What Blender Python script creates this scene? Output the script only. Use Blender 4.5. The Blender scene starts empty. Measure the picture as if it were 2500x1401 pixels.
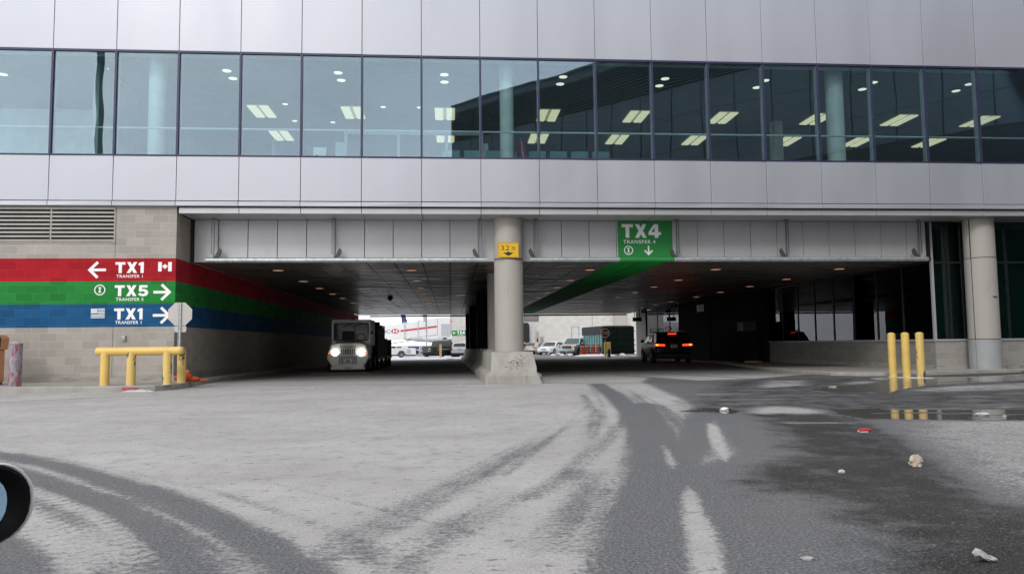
import bpy, bmesh, math, random
import numpy as np
from mathutils import Vector, Matrix
random.seed(7)
SC = bpy.context.scene
COL = SC.collection
R = math.radians
PI = math.pi

def ground_z(y):
    """the road falls gently through the underpass to the far apron"""
    return -0.0057 * (min(max(y, 20.0), 80.0) - 20.0)

# ------------------------------------------------------------------ materials
MATS = {}
def _nodes(name):
    m = bpy.data.materials.new(name); m.use_nodes = True
    nt = m.node_tree; nt.nodes.clear()
    out = nt.nodes.new('ShaderNodeOutputMaterial')
    MATS[name] = m
    return m, nt, out
def N(nt, kind, **kw):
    n = nt.nodes.new(kind)
    for k, v in kw.items():
        if k.startswith('i_'):
            n.inputs[k[2:].replace('_', ' ')].default_value = v
        else:
            setattr(n, k, v)
    return n
def rgba(c): return (c[0], c[1], c[2], 1.0)
def mixc(nt, fac, a, b, blend='MIX'):
    n = nt.nodes.new('ShaderNodeMix'); n.data_type = 'RGBA'; n.blend_type = blend
    for sock, v in ((n.inputs['Factor'], fac), (n.inputs[6], a), (n.inputs[7], b)):
        if hasattr(v, 'links'): nt.links.new(v, sock)
        elif isinstance(v, (tuple, list)): sock.default_value = rgba(v)
        else: sock.default_value = v
    return n.outputs[2]
def math_(nt, op, a, b=None, c=None, clamp=False):
    n = nt.nodes.new('ShaderNodeMath'); n.operation = op; n.use_clamp = clamp
    for i, v in enumerate((a, b, c)):
        if v is None: continue
        if hasattr(v, 'links'): nt.links.new(v, n.inputs[i])
        else: n.inputs[i].default_value = v
    return n.outputs[0]
def sstep(nt, v, lo, hi, o0=0.0, o1=1.0):
    n = nt.nodes.new('ShaderNodeMapRange'); n.interpolation_type = 'SMOOTHSTEP'
    nt.links.new(v, n.inputs[0])
    for i, x in enumerate((lo, hi, o0, o1)): n.inputs[i + 1].default_value = x
    return n.outputs[0]
def objco(nt, scale=(1, 1, 1)):
    tc = nt.nodes.new('ShaderNodeTexCoord')
    mp = nt.nodes.new('ShaderNodeMapping'); mp.inputs['Scale'].default_value = scale
    nt.links.new(tc.outputs['Object'], mp.inputs['Vector'])
    return mp.outputs['Vector']
def noise(nt, vec, scale, detail=4, rough=0.55):
    n = nt.nodes.new('ShaderNodeTexNoise'); n.inputs['Scale'].default_value = scale
    n.inputs['Detail'].default_value = detail; n.inputs['Roughness'].default_value = rough
    nt.links.new(vec, n.inputs['Vector'])
    return n.outputs['Fac']

def M(name, col, rough=0.55, metal=0.0, var=0.08, scale=3.0, stretch=(1, 1, 1), col2=None, thr=None, bump=0.0,
      bscale=40.0, coat=0.0, spec=0.5, rvar=0.0, emit=None, estr=0.0):
    """procedural paint/metal/plastic: base colour broken up by noise; col2 with thr = patches of a second colour"""
    if name in MATS: return MATS[name]
    m, nt, out = _nodes(name)
    b = nt.nodes.new('ShaderNodeBsdfPrincipled')
    nt.links.new(b.outputs[0], out.inputs[0])
    v = objco(nt, stretch)
    n1 = noise(nt, v, scale)
    lo = tuple(c * (1 - var) for c in col); hi = tuple(min(1, c * (1 + var)) for c in col)
    c = mixc(nt, sstep(nt, n1, 0.3, 0.7), lo, hi)
    if col2 is not None:
        n2 = noise(nt, v, scale * 1.7, 6, 0.65)
        t = thr or (0.55, 0.7)
        c = mixc(nt, sstep(nt, n2, t[0], t[1]), c, col2)
    nt.links.new(c, b.inputs['Base Color'])
    if rvar:
        nt.links.new(sstep(nt, n1, 0.3, 0.7, rough - rvar, rough + rvar), b.inputs['Roughness'])
    else:
        b.inputs['Roughness'].default_value = rough
    b.inputs['Metallic'].default_value = metal
    b.inputs['Specular IOR Level'].default_value = spec
    b.inputs['Coat Weight'].default_value = coat
    b.inputs['Coat Roughness'].default_value = 0.08
    if bump:
        bn = nt.nodes.new('ShaderNodeBump'); bn.inputs['Strength'].default_value = bump
        bn.inputs['Distance'].default_value = 0.01
        nt.links.new(noise(nt, v, bscale, 5, 0.6), bn.inputs['Height'])
        nt.links.new(bn.outputs[0], b.inputs['Normal'])
    if emit:
        b.inputs['Emission Color'].default_value = rgba(emit); b.inputs['Emission Strength'].default_value = estr
    return m

def GLASS(name, tint, refl, wave=0.0, wscale=0.7, rough=0.0, rcol=(1, 1, 1)):
    """architectural glass: tinted see-through layer under a fresnel reflection"""
    if name in MATS: return MATS[name]
    m, nt, out = _nodes(name)
    tr = N(nt, 'ShaderNodeBsdfTransparent'); tr.inputs[0].default_value = rgba(tint)
    gl = N(nt, 'ShaderNodeBsdfGlossy'); gl.inputs['Roughness'].default_value = rough
    gl.inputs['Color'].default_value = rgba(rcol)
    fr = N(nt, 'ShaderNodeFresnel'); fr.inputs['IOR'].default_value = 1.5
    fac = math_(nt, 'ADD', fr.outputs[0], refl, clamp=True)
    mx = N(nt, 'ShaderNodeMixShader')
    nt.links.new(fac, mx.inputs[0]); nt.links.new(tr.outputs[0], mx.inputs[1]); nt.links.new(gl.outputs[0], mx.inputs[2])
    nt.links.new(mx.outputs[0], out.inputs[0])
    if wave:
        bn = N(nt, 'ShaderNodeBump'); bn.inputs['Strength'].default_value = 1.0; bn.inputs['Distance'].default_value = wave
        nt.links.new(noise(nt, objco(nt), wscale, 1.5, 0.4), bn.inputs['Height'])
        nt.links.new(bn.outputs[0], gl.inputs['Normal'])
    return m

def BLOCK(name, axis, tint, mortar=(0.55, 0.53, 0.50), bw=0.397, bh=0.1945, off=0.0, mix_mortar=1.0, contrast=0.1, zoff=0.0):
    """concrete block masonry; axis 'x' = wall runs along X, 'y' = along Y"""
    if name in MATS: return MATS[name]
    m, nt, out = _nodes(name)
    b = N(nt, 'ShaderNodeBsdfPrincipled'); nt.links.new(b.outputs[0], out.inputs[0])
    tc = N(nt, 'ShaderNodeTexCoord'); sx = N(nt, 'ShaderNodeSeparateXYZ'); nt.links.new(tc.outputs['Object'], sx.inputs[0])
    cx = N(nt, 'ShaderNodeCombineXYZ')
    nt.links.new(math_(nt, 'ADD', sx.outputs[0 if axis == 'x' else 1], off), cx.inputs[0])
    nt.links.new(math_(nt, 'ADD', sx.outputs[2], zoff), cx.inputs[1])
    br = N(nt, 'ShaderNodeTexBrick'); br.offset = 0.5
    br.inputs['Scale'].default_value = 1.0; br.inputs['Brick Width'].default_value = bw; br.inputs['Row Height'].default_value = bh
    br.inputs['Mortar Size'].default_value = 0.006; br.inputs['Mortar Smooth'].default_value = 0.3; br.inputs['Bias'].default_value = 0.0
    nt.links.new(cx.outputs[0], br.inputs['Vector'])
    lo = tuple(c * (1 - contrast) for c in tint); hi = tuple(c * (1 + contrast) for c in tint)
    br.inputs['Color1'].default_value = rgba(lo); br.inputs['Color2'].default_value = rgba(hi)
    br.inputs['Mortar'].default_value = rgba(mortar)
    v = objco(nt)
    n1 = noise(nt, v, 1.3, 5, 0.6); n2 = noise(nt, v, 28, 4, 0.6)
    c = mixc(nt, sstep(nt, n1, 0.3, 0.75, 0.0, 0.35), br.outputs['Color'], tuple(x * 0.72 for x in tint))
    c = mixc(nt, sstep(nt, n2, 0.35, 0.7, 0.0, 0.22), c, tuple(x * 0.7 for x in tint))
    nt.links.new(c, b.inputs['Base Color'])
    b.inputs['Roughness'].default_value = 0.85; b.inputs['Specular IOR Level'].default_value = 0.25
    bn = N(nt, 'ShaderNodeBump'); bn.inputs['Strength'].default_value = 0.45; bn.inputs['Distance'].default_value = 0.006
    h = math_(nt, 'SUBTRACT', math_(nt, 'MULTIPLY', n2, 0.35), math_(nt, 'MULTIPLY', br.outputs['Fac'], 0.8))
    nt.links.new(h, bn.inputs['Height']); nt.links.new(bn.outputs[0], b.inputs['Normal'])
    return m

# ------------------------------------------------------------------ mesh builder
class MB:
    def __init__(s): s.v = []; s.f = []
    def add(s, vs, fs):
        o = len(s.v); s.v += [tuple(p) for p in vs]; s.f += [tuple(i + o for i in f) for f in fs]; return s
    def box(s, x0, x1, y0, y1, z0, z1):
        vs = [(x0, y0, z0), (x1, y0, z0), (x1, y1, z0), (x0, y1, z0), (x0, y0, z1), (x1, y0, z1), (x1, y1, z1), (x0, y1, z1)]
        return s.add(vs, [(0, 3, 2, 1), (4, 5, 6, 7), (0, 1, 5, 4), (1, 2, 6, 5), (2, 3, 7, 6), (3, 0, 4, 7)])
    def prism(s, poly, o, u, v, t):
        """2-D polygon in the plane (o;u,v) thickened by vector t"""
        o, u, v, t = Vector(o), Vector(u), Vector(v), Vector(t)
        a = [o + u * x + v * y for x, y in poly]; n = len(a)
        if u.cross(v).dot(t) > 0: a.reverse()
        b = [p + t for p in a]
        return s.add(a + b, [tuple(range(n)), tuple(range(2 * n - 1, n - 1, -1))] +
                     [(i, i + n, (i + 1) % n + n, (i + 1) % n) for i in range(n)])
    def cyl(s, p0, p1, r0, r1=None, n=16, caps=True):
        p0, p1 = Vector(p0), Vector(p1); r1 = r0 if r1 is None else r1
        d = (p1 - p0).normalized(); a = d.orthogonal().normalized(); b = d.cross(a)
        vs = []
        for p, r in ((p0, r0), (p1, r1)):
            vs += [p + (a * math.cos(2 * PI * i / n) + b * math.sin(2 * PI * i / n)) * r for i in range(n)]
        fs = [(i, (i + 1) % n, (i + 1) % n + n, i + n) for i in range(n)]
        if caps: fs += [tuple(range(n - 1, -1, -1)), tuple(range(n, 2 * n))]
        return s.add(vs, fs)
    def lathe(s, prof, c=(0, 0, 0), axis='z', n=24):
        """profile [(r, h)] turned about an axis through c"""
        vs = []; m = len(prof); c = Vector(c)
        for i in range(n):
            a = 2 * PI * i / n; ca, sa = math.cos(a), math.sin(a)
            for r, h in prof:
                if axis == 'z': p = (r * ca, r * sa, h)
                elif axis == 'y': p = (r * sa, h, r * ca)
                else: p = (h, r * ca, r * sa)
                vs.append(c + Vector(p))
        fs = []
        for i in range(n):
            j = (i + 1) % n
            for k in range(m - 1):
                fs.append((i * m + k, j * m + k, j * m + k + 1, i * m + k + 1))
        return s.add(vs, fs)
    def tube(s, pts, r, n=10):
        for a, b in zip(pts[:-1], pts[1:]): s.cyl(a, b, r, r, n)
        for p in pts[1:-1]: s.ball(p, r, 8, 6)
        return s
    def ball(s, c, r, nu=16, nv=10, sc=(1, 1, 1), zmin=-1.0):
        prof = []
        for k in range(nv + 1):
            a = -PI / 2 + PI * k / nv
            prof.append((max(1e-4, math.cos(a)) * r, max(zmin, math.sin(a)) * r))
        o = len(s.v); s.lathe(prof, (0, 0, 0), 'z', nu)
        for i in range(o, len(s.v)):
            p = s.v[i]; s.v[i] = (c[0] + p[0] * sc[0], c[1] + p[1] * sc[1], c[2] + p[2] * sc[2])
        return s
    def strip(s, path, prof):
        """sweep a closed (offset, z) profile along a plan path of (x, y)"""
        n = len(path); m = len(prof); vs = []
        for i in range(n):
            a = Vector(path[max(i - 1, 0)]); b = Vector(path[min(i + 1, n - 1)])
            d = (b - a).normalized(); nr = Vector((-d.y, d.x))
            for o, z in prof:
                q = Vector(path[i]) + nr * o; vs.append((q.x, q.y, z + ground_z(q.y)))
        fs = [(i * m + k, (i + 1) * m + k, (i + 1) * m + (k + 1) % m, i * m + (k + 1) % m) for i in range(n - 1) for k in range(m)]
        fs += [tuple(range(m)), tuple((n - 1) * m + k for k in range(m - 1, -1, -1))]
        return s.add(vs, fs)
    def xf(s, mat, start=0):
        for i in range(start, len(s.v)): s.v[i] = tuple(mat @ Vector(s.v[i]))
        return s
    def build(s, name, mat, parent=None, smooth=40, bevel=0.0, bseg=2, fix=True):
        me = bpy.data.meshes.new(name)
        me.from_pydata(s.v, [], s.f)
        if fix or bevel:
            bm = bmesh.new(); bm.from_mesh(me)
            bmesh.ops.remove_doubles(bm, verts=bm.verts, dist=1e-5)
            bmesh.ops.recalc_face_normals(bm, faces=bm.faces)
            if bevel:
                es = [e for e in bm.edges if len(e.link_faces) == 2 and e.calc_face_angle(0) > R(30)]
                bmesh.ops.bevel(bm, geom=es, offset=bevel, segments=bseg, affect='EDGES', clamp_overlap=True, profile=0.5)
            bm.to_mesh(me); bm.free()
        if smooth:
            me.polygons.foreach_set('use_smooth', [True] * len(me.polygons))
            me.set_sharp_from_angle(angle=R(smooth))
        me.materials.append(mat if not isinstance(mat, str) else MATS[mat])
        o = bpy.data.objects.new(name, me); COL.objects.link(o)
        if parent: o.parent = parent
        return o

def tag(o, label=None, cat=None, group=None, kind=None):
    if label: o['label'] = label
    if cat: o['category'] = cat
    if group: o['group'] = group
    if kind: o['kind'] = kind
    return o
def thing(name, label, cat, loc=(0, 0, 0), rz=0.0, group=None):
    o = bpy.data.objects.new(name, None); COL.objects.link(o)
    o.empty_display_size = 0.2
    o.location = loc; o.rotation_euler = (0, 0, rz)
    return tag(o, label, cat, group)
def copy_tree(root, loc, rz=None, label=None):
    def rec(o, par):
        c = o.copy(); COL.objects.link(c); c.parent = par
        for ch in [x for x in bpy.data.objects if x.parent == o]: rec(ch, c)
        return c
    c = rec(root, None); c.location = loc
    if rz is not None: c.rotation_euler = (0, 0, rz)
    if label: c['label'] = label
    return c

def text_mesh(name, s, x0, x1, y0, y1, o, u, v, t, mat, parent, bold=0.0, spacing=1.0):
    """lettering fitted into the box x0..x1, y0..y1 of the plane (o;u,v), thickness vector t"""
    cu = bpy.data.curves.new(name, 'FONT'); cu.body = s; cu.size = 1.0; cu.offset = bold; cu.extrude = 0.5
    cu.resolution_u = 4; cu.space_character = spacing
    ob = bpy.data.objects.new(name, cu); COL.objects.link(ob)
    dg = bpy.context.evaluated_depsgraph_get()
    me = bpy.data.meshes.new_from_object(ob.evaluated_get(dg))
    bpy.data.objects.remove(ob); bpy.data.curves.remove(cu)
    co = np.empty(len(me.vertices) * 3, dtype=np.float32); me.vertices.foreach_get('co', co); co = co.reshape(-1, 3)
    mn, mx = co.min(0), co.max(0)
    X = x0 + (co[:, 0] - mn[0]) / (mx[0] - mn[0]) * (x1 - x0); Y = y0 + (co[:, 1] - mn[1]) / (mx[1] - mn[1]) * (y1 - y0)
    W = (co[:, 2] - mn[2]) / (mx[2] - mn[2])
    P = np.outer(X, np.array(u)) + np.outer(Y, np.array(v)) + np.outer(W, np.array(t)) + np.array(o)
    me.vertices.foreach_set('co', P.astype(np.float32).ravel()); me.update()
    bm = bmesh.new(); bm.from_mesh(me); bmesh.ops.recalc_face_normals(bm, faces=bm.faces); bm.to_mesh(me); bm.free()
    me.materials.clear(); me.materials.append(MATS[mat] if isinstance(mat, str) else mat)
    ob = bpy.data.objects.new(name, me); COL.objects.link(ob)
    if parent: ob.parent = parent
    return ob
# ------------------------------------------------------------------ the materials of the place
M('silver panel', (0.45, 0.467, 0.522), 0.44, 0.36, var=0.035, scale=0.45, stretch=(2.2, 1, 0.35), rvar=0.04, bump=0.02, bscale=1.2)
M('panel backing', (0.075, 0.075, 0.095), 0.7)
M('beam panel', (0.51, 0.51, 0.53), 0.40, 0.2, var=0.06, scale=0.9, stretch=(1, 1, 0.5), col2=(0.46, 0.45, 0.46), thr=(0.6, 0.85))
M('soffit panel', (0.50, 0.50, 0.52), 0.45, 0.3, var=0.06, scale=0.8)
M('navy frame', (0.035, 0.035, 0.09), 0.45, 0.2)
M('pale frame', (0.78, 0.84, 0.84), 0.5, 0.1)
M('dark frame', (0.015, 0.016, 0.02), 0.5, 0.2)
GLASS('window glass', (0.865, 0.975, 0.985), 0.095, wave=0.0046, wscale=0.55, rcol=(0.70, 0.84, 1.0))
GLASS('dark glass', (0.42, 0.64, 0.62), 0.03, wave=0.0015, wscale=0.5, rcol=(0.50, 0.50, 0.54))

M('faded red', (0.40, 0.10, 0.12), 0.7, var=0.2, scale=20)
M('chipped concrete', (0.17, 0.16, 0.145), 0.9)
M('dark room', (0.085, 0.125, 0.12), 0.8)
M('room wall', (0.55, 0.60, 0.60), 0.8)
M('room floor', (0.50, 0.52, 0.52), 0.6)
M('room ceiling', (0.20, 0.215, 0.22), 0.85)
M('room column', (0.90, 0.93, 0.91), 0.55)
M('column concrete', (0.43, 0.405, 0.375), 0.62, var=0.035, scale=2.0, stretch=(1, 1, 0.25), col2=(0.33, 0.30, 0.27), thr=(0.56, 0.85), bump=0.03, bscale=60)
M('joint', (0.05, 0.045, 0.04), 0.8)
M('column base paint', (0.36, 0.37, 0.38), 0.6, var=0.05)
M('barrier concrete', (0.37, 0.355, 0.32), 0.85, var=0.14, scale=2.2, stretch=(1.6, 1, 0.45), col2=(0.22, 0.21, 0.19), thr=(0.60, 0.78), bump=0.4, bscale=55)
M('kerb concrete', (0.34, 0.325, 0.30), 0.85, var=0.12, scale=2.6, col2=(0.24, 0.23, 0.21), thr=(0.58, 0.75), bump=0.3, bscale=60)
M('pavement concrete', (0.36, 0.335, 0.305), 0.88, var=0.10, scale=0.9, col2=(0.29, 0.27, 0.245), thr=(0.56, 0.75), bump=0.2, bscale=70)
M('plinth concrete', (0.35, 0.33, 0.30), 0.9, var=0.15, scale=2.5, stretch=(0.6, 1, 2.5), col2=(0.20, 0.185, 0.16), thr=(0.52, 0.7), bump=0.5, bscale=26)
BLOCK('block front', 'x', (0.415, 0.388, 0.355), mortar=(0.55, 0.51, 0.465), off=0.23, zoff=0.055, contrast=0.125)
BLOCK('block side', 'y', (0.43, 0.385, 0.34), mortar=(0.50, 0.475, 0.445), zoff=0.055)
BLOCK('base block', 'x', (0.34, 0.33, 0.305), mortar=(0.43, 0.42, 0.395), zoff=0.03)
BLOCK('base block side', 'y', (0.31, 0.30, 0.28), mortar=(0.38, 0.37, 0.35), zoff=0.03)
for nm, c in (('red', (0.40, 0.012, 0.022)), ('green', (0.020, 0.235, 0.045)), ('blue', (0.012, 0.095, 0.235))):
    for ax in 'xy':
        BLOCK(nm + ' band ' + ax, ax, c, mortar=tuple(x * 1.35 + 0.008 for x in c), off=0.23 if ax == 'x' else 0, contrast=0.20, zoff=0.055)
BLOCK('far block', 'x', (0.66, 0.645, 0.61), mortar=(0.54, 0.525, 0.50), bh=0.2, contrast=0.07)
M('sign white', (0.93, 0.93, 0.93), 0.45, var=0.01)
M('sign green', (0.025, 0.25, 0.06), 0.4, var=0.05, scale=1.2)
M('ceiling green', (0.022, 0.46, 0.065), 0.6, 0.0, spec=0.15, var=0.10, scale=1.4, stretch=(3, 0.4, 1))
M('ceiling metal', (0.27, 0.25, 0.23), 0.33, 0.55, var=0.22, scale=1.3, stretch=(0.35, 2.4, 1), rvar=0.10, bump=0.15, bscale=2.0)
M('galvanised', (0.47, 0.52, 0.53), 0.42, 0.6, var=0.16, scale=9, col2=(0.60, 0.64, 0.65), thr=(0.55, 0.62))
M('dull steel', (0.20, 0.20, 0.215), 0.45, 0.6, var=0.12, scale=8)
M('bracket steel', (0.09, 0.085, 0.09), 0.6, 0.4)
M('louvre metal', (0.35, 0.335, 0.315), 0.5, 0.15, var=0.07, scale=2)
M('black void', (0.008, 0.008, 0.009), 0.9)
M('yellow paint', (0.78, 0.54, 0.15), 0.5, var=0.06, scale=2.5, col2=(0.68, 0.49, 0.18), thr=(0.55, 0.8), coat=0.1)
M('scuffed yellow', (0.76, 0.54, 0.18), 0.5, var=0.05, scale=2.0, stretch=(1, 1, 0.5), col2=(0.10, 0.085, 0.05), thr=(0.545, 0.575))
M('sign yellow', (0.78, 0.46, 0.012), 0.45, var=0.02)
M('sign black', (0.012, 0.012, 0.013), 0.5)
M('worn red post', (0.30, 0.30, 0.34), 0.55, 0.1, var=0.2, scale=9, stretch=(1, 1, 0.4), col2=(0.30, 0.075, 0.11), thr=(0.42, 0.62))
M('snow', (0.86, 0.87, 0.89), 0.75, var=0.03, scale=4, bump=0.5, bscale=12)
M('dirty snow', (0.55, 0.55, 0.56), 0.8, var=0.15, scale=5, col2=(0.32, 0.31, 0.30), thr=(0.55, 0.72), bump=0.6, bscale=18)
M('orange paint', (0.62, 0.27, 0.14), 0.55, var=0.06)
M('orange cloth', (0.62, 0.10, 0.02), 0.65, var=0.15, scale=9, bump=0.5, bscale=25)
M('sign back', (0.52, 0.50, 0.48), 0.55, 0.25, var=0.04, scale=3)
M('white paint', (0.66, 0.67, 0.67), 0.42, var=0.05, coat=0.2)
M('worn white paint', (0.88, 0.88, 0.86), 0.5, var=0.06, scale=4, col2=(0.35, 0.32, 0.28), thr=(0.64, 0.74))
M('road paint', (0.62, 0.61, 0.60), 0.7, var=0.08, scale=3, col2=(0.30, 0.30, 0.30), thr=(0.5, 0.62))
M('pearl white', (0.74, 0.75, 0.76), 0.25, var=0.02, coat=0.6)
M('silver paint', (0.50, 0.52, 0.53), 0.28, 0.55, var=0.03, coat=0.5)
M('beige paint', (0.52, 0.47, 0.40), 0.3, 0.3, var=0.03, coat=0.5)
M('black paint', (0.004, 0.004, 0.005), 0.22, var=0.05, coat=0.0, spec=0.28)
M('charcoal paint', (0.022, 0.023, 0.027), 0.3, var=0.05, coat=0.4)
M('black plastic', (0.012, 0.012, 0.012), 0.55)
M('rubber', (0.018, 0.018, 0.018), 0.8, var=0.15, scale=8)
M('rim metal', (0.45, 0.46, 0.47), 0.3, 0.8)
M('dark rim', (0.05, 0.05, 0.055), 0.35, 0.6)
M('car glass', (0.012, 0.016, 0.018), 0.06, var=0.02, spec=0.6)
M('mirror rim', (0.003, 0.003, 0.004), 0.55, spec=0.06)
M('car glass green', (0.05, 0.085, 0.08), 0.06, var=0.05, spec=0.8)
GLASS('cab glass', (0.62, 0.66, 0.64), 0.03)
M('chrome', (0.6, 0.61, 0.62), 0.15, 1.0)
M('lamp red', (0.30, 0.008, 0.01), 0.25, coat=0.5)
M('lamp amber', (0.55, 0.12, 0.02), 0.3, coat=0.4)
M('lamp clear', (0.55, 0.56, 0.56), 0.15, 0.2, coat=0.5)
M('brake light', (0.5, 0.02, 0.01), 0.3, emit=(1.0, 0.055, 0.012), estr=1.5)
M('brake light core', (0.6, 0.2, 0.05), 0.3, emit=(1.0, 0.30, 0.04), estr=2.4)
M('high brake light', (0.5, 0.02, 0.01), 0.3, emit=(1.0, 0.045, 0.02), estr=2.2)
M('headlight on', (0.9, 0.9, 0.85), 0.3, emit=(1.0, 0.97, 0.88), estr=6.0)
M('amber lamp on', (0.6, 0.12, 0.02), 0.3, emit=(1.0, 0.20, 0.04), estr=0.9)
M('plate', (0.55, 0.56, 0.58), 0.5)
M('plate blue', (0.05, 0.08, 0.25), 0.5)
M('cart canvas', (0.035, 0.030, 0.026), 0.8, var=0.3, scale=5)
M('cart steel', (0.07, 0.065, 0.06), 0.6, 0.3, var=0.2)
M('warm lamp', (0.8, 0.5, 0.3), 0.4, emit=(1.0, 0.50, 0.30), estr=0.30)
M('dim warm lamp', (0.8, 0.5, 0.3), 0.4, emit=(1.0, 0.42, 0.2), estr=0.5)
M('lamp ring', (0.25, 0.24, 0.23), 0.4, 0.6)
M('tube light', (0.8, 0.8, 0.75), 0.5, emit=(1.0, 0.88, 0.56), estr=0.54)
M('troffer', (0.45, 0.44, 0.38), 0.5, emit=(1.0, 0.86, 0.50), estr=0.16)
M('disc light', (0.8, 0.8, 0.75), 0.5, emit=(1.0, 0.90, 0.70), estr=0.85)
M('teal paint', (0.16, 0.33, 0.34), 0.5, var=0.12, scale=4)
M('container green', (0.006, 0.012, 0.010), 0.8, var=0.25, scale=3, spec=0.1, col2=(0.02, 0.024, 0.012), thr=(0.6, 0.8))
M('grey tarp', (0.06, 0.065, 0.072), 0.85, spec=0.15, var=0.15, scale=4)
M('barrel orange', (0.75, 0.10, 0.02), 0.45, var=0.05)
M('shaded stop red', (0.13, 0.010, 0.012), 0.7, spec=0.15)  # sign red with the shade on it put into the colour
M('bridge white', (0.72, 0.73, 0.74), 0.5, var=0.02)
M('bridge grey', (0.45, 0.47, 0.49), 0.5)
M('stripe red', (0.55, 0.035, 0.05), 0.5)
M('logo grey', (0.12, 0.12, 0.13), 0.5)
M('navy tail', (0.035, 0.045, 0.16), 0.35)
M('wing cladding', (0.115, 0.135, 0.15), 0.7, var=0.08, scale=0.4)
M('wing louvre', (0.05, 0.06, 0.068), 0.7)
M('wing glazing', (0.012, 0.018, 0.02), 0.35)
M('mast metal', (0.045, 0.09, 0.085), 0.6, var=0.05)
M('paper white', (0.55, 0.55, 0.57), 0.8, var=0.06, scale=9)
M('paper grey', (0.40, 0.39, 0.385), 0.85, var=0.2, scale=14)
M('paper brown', (0.50, 0.42, 0.34), 0.85, var=0.2, scale=22, col2=(0.22, 0.11, 0.05), thr=(0.58, 0.68))
M('can red', (0.55, 0.03, 0.04), 0.4)
M('flag red', (0.45, 0.03, 0.05), 0.7)
M('mirror glass', (0.35, 0.55, 0.75), 0.03, 1.0, var=0.0)
M('electrical grey', (0.30, 0.31, 0.33), 0.5)
M('far door', (0.58, 0.58, 0.59), 0.5)
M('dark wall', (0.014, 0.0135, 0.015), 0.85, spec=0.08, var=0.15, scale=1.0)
M('cabinet green', (0.03, 0.055, 0.045), 0.6)
# ------------------------------------------------------------------ the ground: one sheet, dry salt film, tyre tracks, melt water
TRACKS = [
(0.24,1,[(-4.61,7.52),(-3.93,7.04),(-3.11,6.35),(-2.53,5.74),(-2.09,5.24),(-1.67,4.78),(-1.23,4.19),(-0.90,3.71),(-0.71,3.40),(-0.53,3.10),(-0.4,2.6)]),
(0.3,0.50,[(-0.70,2.9),(-0.68,3.14),(-0.64,3.32),(-0.52,3.66),(-0.45,3.83),(-0.29,4.23),(-0.12,4.71),(0.18,5.41),(0.47,6.17),(0.77,6.93),(1.64,9.04)]),
(0.26,0.48,[(-0.3,2.7),(-0.25,3.09),(-0.14,3.38),(-0.06,3.61),(0.02,3.95),(0.14,4.15),(0.26,4.43),(0.52,5.06)]),
(0.14,0.7,[(-0.43,3.58),(-0.31,3.32),(-0.22,3.09)]),
(0.26,1,[(-5.5,7.6),(-4.07,6.80),(-3.53,6.33),(-2.88,5.65),(-2.46,5.18),(-2.05,4.74),(-1.59,4.14),(-1.28,3.66),(-1.10,3.36),(-1.00,3.16),(-0.85,2.7)]),
(0.24,1,[(-3.6,5.95),(-2.77,5.26),(-2.37,4.84),(-1.92,4.31),(-1.61,3.84),(-1.37,3.50),(-1.17,3.19),(-1.0,2.7)]),
(0.26,1,[(-3.6,5.6),(-2.76,5.04),(-2.51,4.76),(-2.14,4.34),(-1.77,3.86),(-1.56,3.56),(-1.35,3.21),(-1.2,2.7)]),
(0.4,1,[(-3,4.8),(-2.37,4.16),(-2.06,3.81),(-1.84,3.50),(-1.66,3.24),(-1.5,2.7)]),
(0.34,1,[(3.30,16.95),(2.88,13.35),(2.47,10.42),(2.04,8.01),(1.69,6.41),(1.41,5.36),(1.09,4.30),(0.90,3.70),(0.70,3.04),(0.6,2.6)]),
(0.3,1,[(2.88,11.29),(2.42,8.91),(1.97,6.84),(1.74,5.72),(1.61,4.91),(1.45,4.16),(1.30,3.55),(1.15,2.99),(1.0,2.6)]),
(0.32,1,[(3.60,10.48),(2.96,8.80),(2.38,7.32),(1.81,5.89),(1.44,4.93),(1.20,4.29),(1.01,3.69),(0.81,3.03),(0.7,2.6)]),
(0.25,0.5,[(0.95,5.42),(0.72,4.35),(0.52,3.58),(0.39,3.08)]),
(0.22,0.42,[(0.99,4.75),(0.76,3.91),(0.53,3.06)]),
(0.2,0.4,[(3.05,10.91),(2.59,8.67),(2.28,7.19),(1.94,5.77)]),
(0.24,0.75,[(4.4,30),(4.7,24),(5.2,20),(6.1,16.8),(7.6,14.2),(9.6,12.6),(13,11)]),
(0.24,0.75,[(6.0,30),(6.3,24),(6.9,20),(7.9,17.2),(9.6,15.0),(13,13)]),
(0.22,0.6,[(7.6,30),(7.8,25),(8.3,21),(9.2,18.6),(10.6,17.1)]),
(0.4,0.22,[(-2.0,30),(-2.0,22),(-1.6,17),(-0.6,13),(0.8,10)]),
(0.4,0.2,[(-3.6,26),(-3.7,20),(-3.6,16),(-3.0,12.5)]),
]
# fine streaks left by turning traffic, families of near-parallel arcs
random.seed(21); FINE = []
def family(P, n, spread, ws, st):
    for _ in range(n):
        o = random.gauss(0, spread); sk = random.uniform(-0.25, 0.25) * spread
        i0 = random.randint(0, max(0, len(P) - 4)); i1 = random.randint(i0 + 3, len(P)); Q = []
        for i in range(i0, min(i1, len(P))):
            a = Vector(P[max(i - 1, 0)]); c_ = Vector(P[min(i + 1, len(P) - 1)]); t = (c_ - a).normalized()
            q = Vector(P[i]) + Vector((-t.y, t.x)) * (o + sk * i); Q.append((q.x, q.y))
        if len(Q) > 1: FINE.append((random.uniform(*ws), random.uniform(*st) * 0.8, Q))
family(TRACKS[8][2], 26, 0.5, (0.05, 0.16), (0.10, 0.35)); family(TRACKS[9][2], 10, 0.3, (0.05, 0.12), (0.1, 0.3))
family([(0.2,2.6),(0.55,3.4),(0.95,4.4),(1.35,5.6),(1.8,7.2),(2.3,9.2),(2.8,11.8),(3.2,14.5),(3.6,17.5)], 30, 0.55, (0.04, 0.14), (0.12, 0.42))
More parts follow.
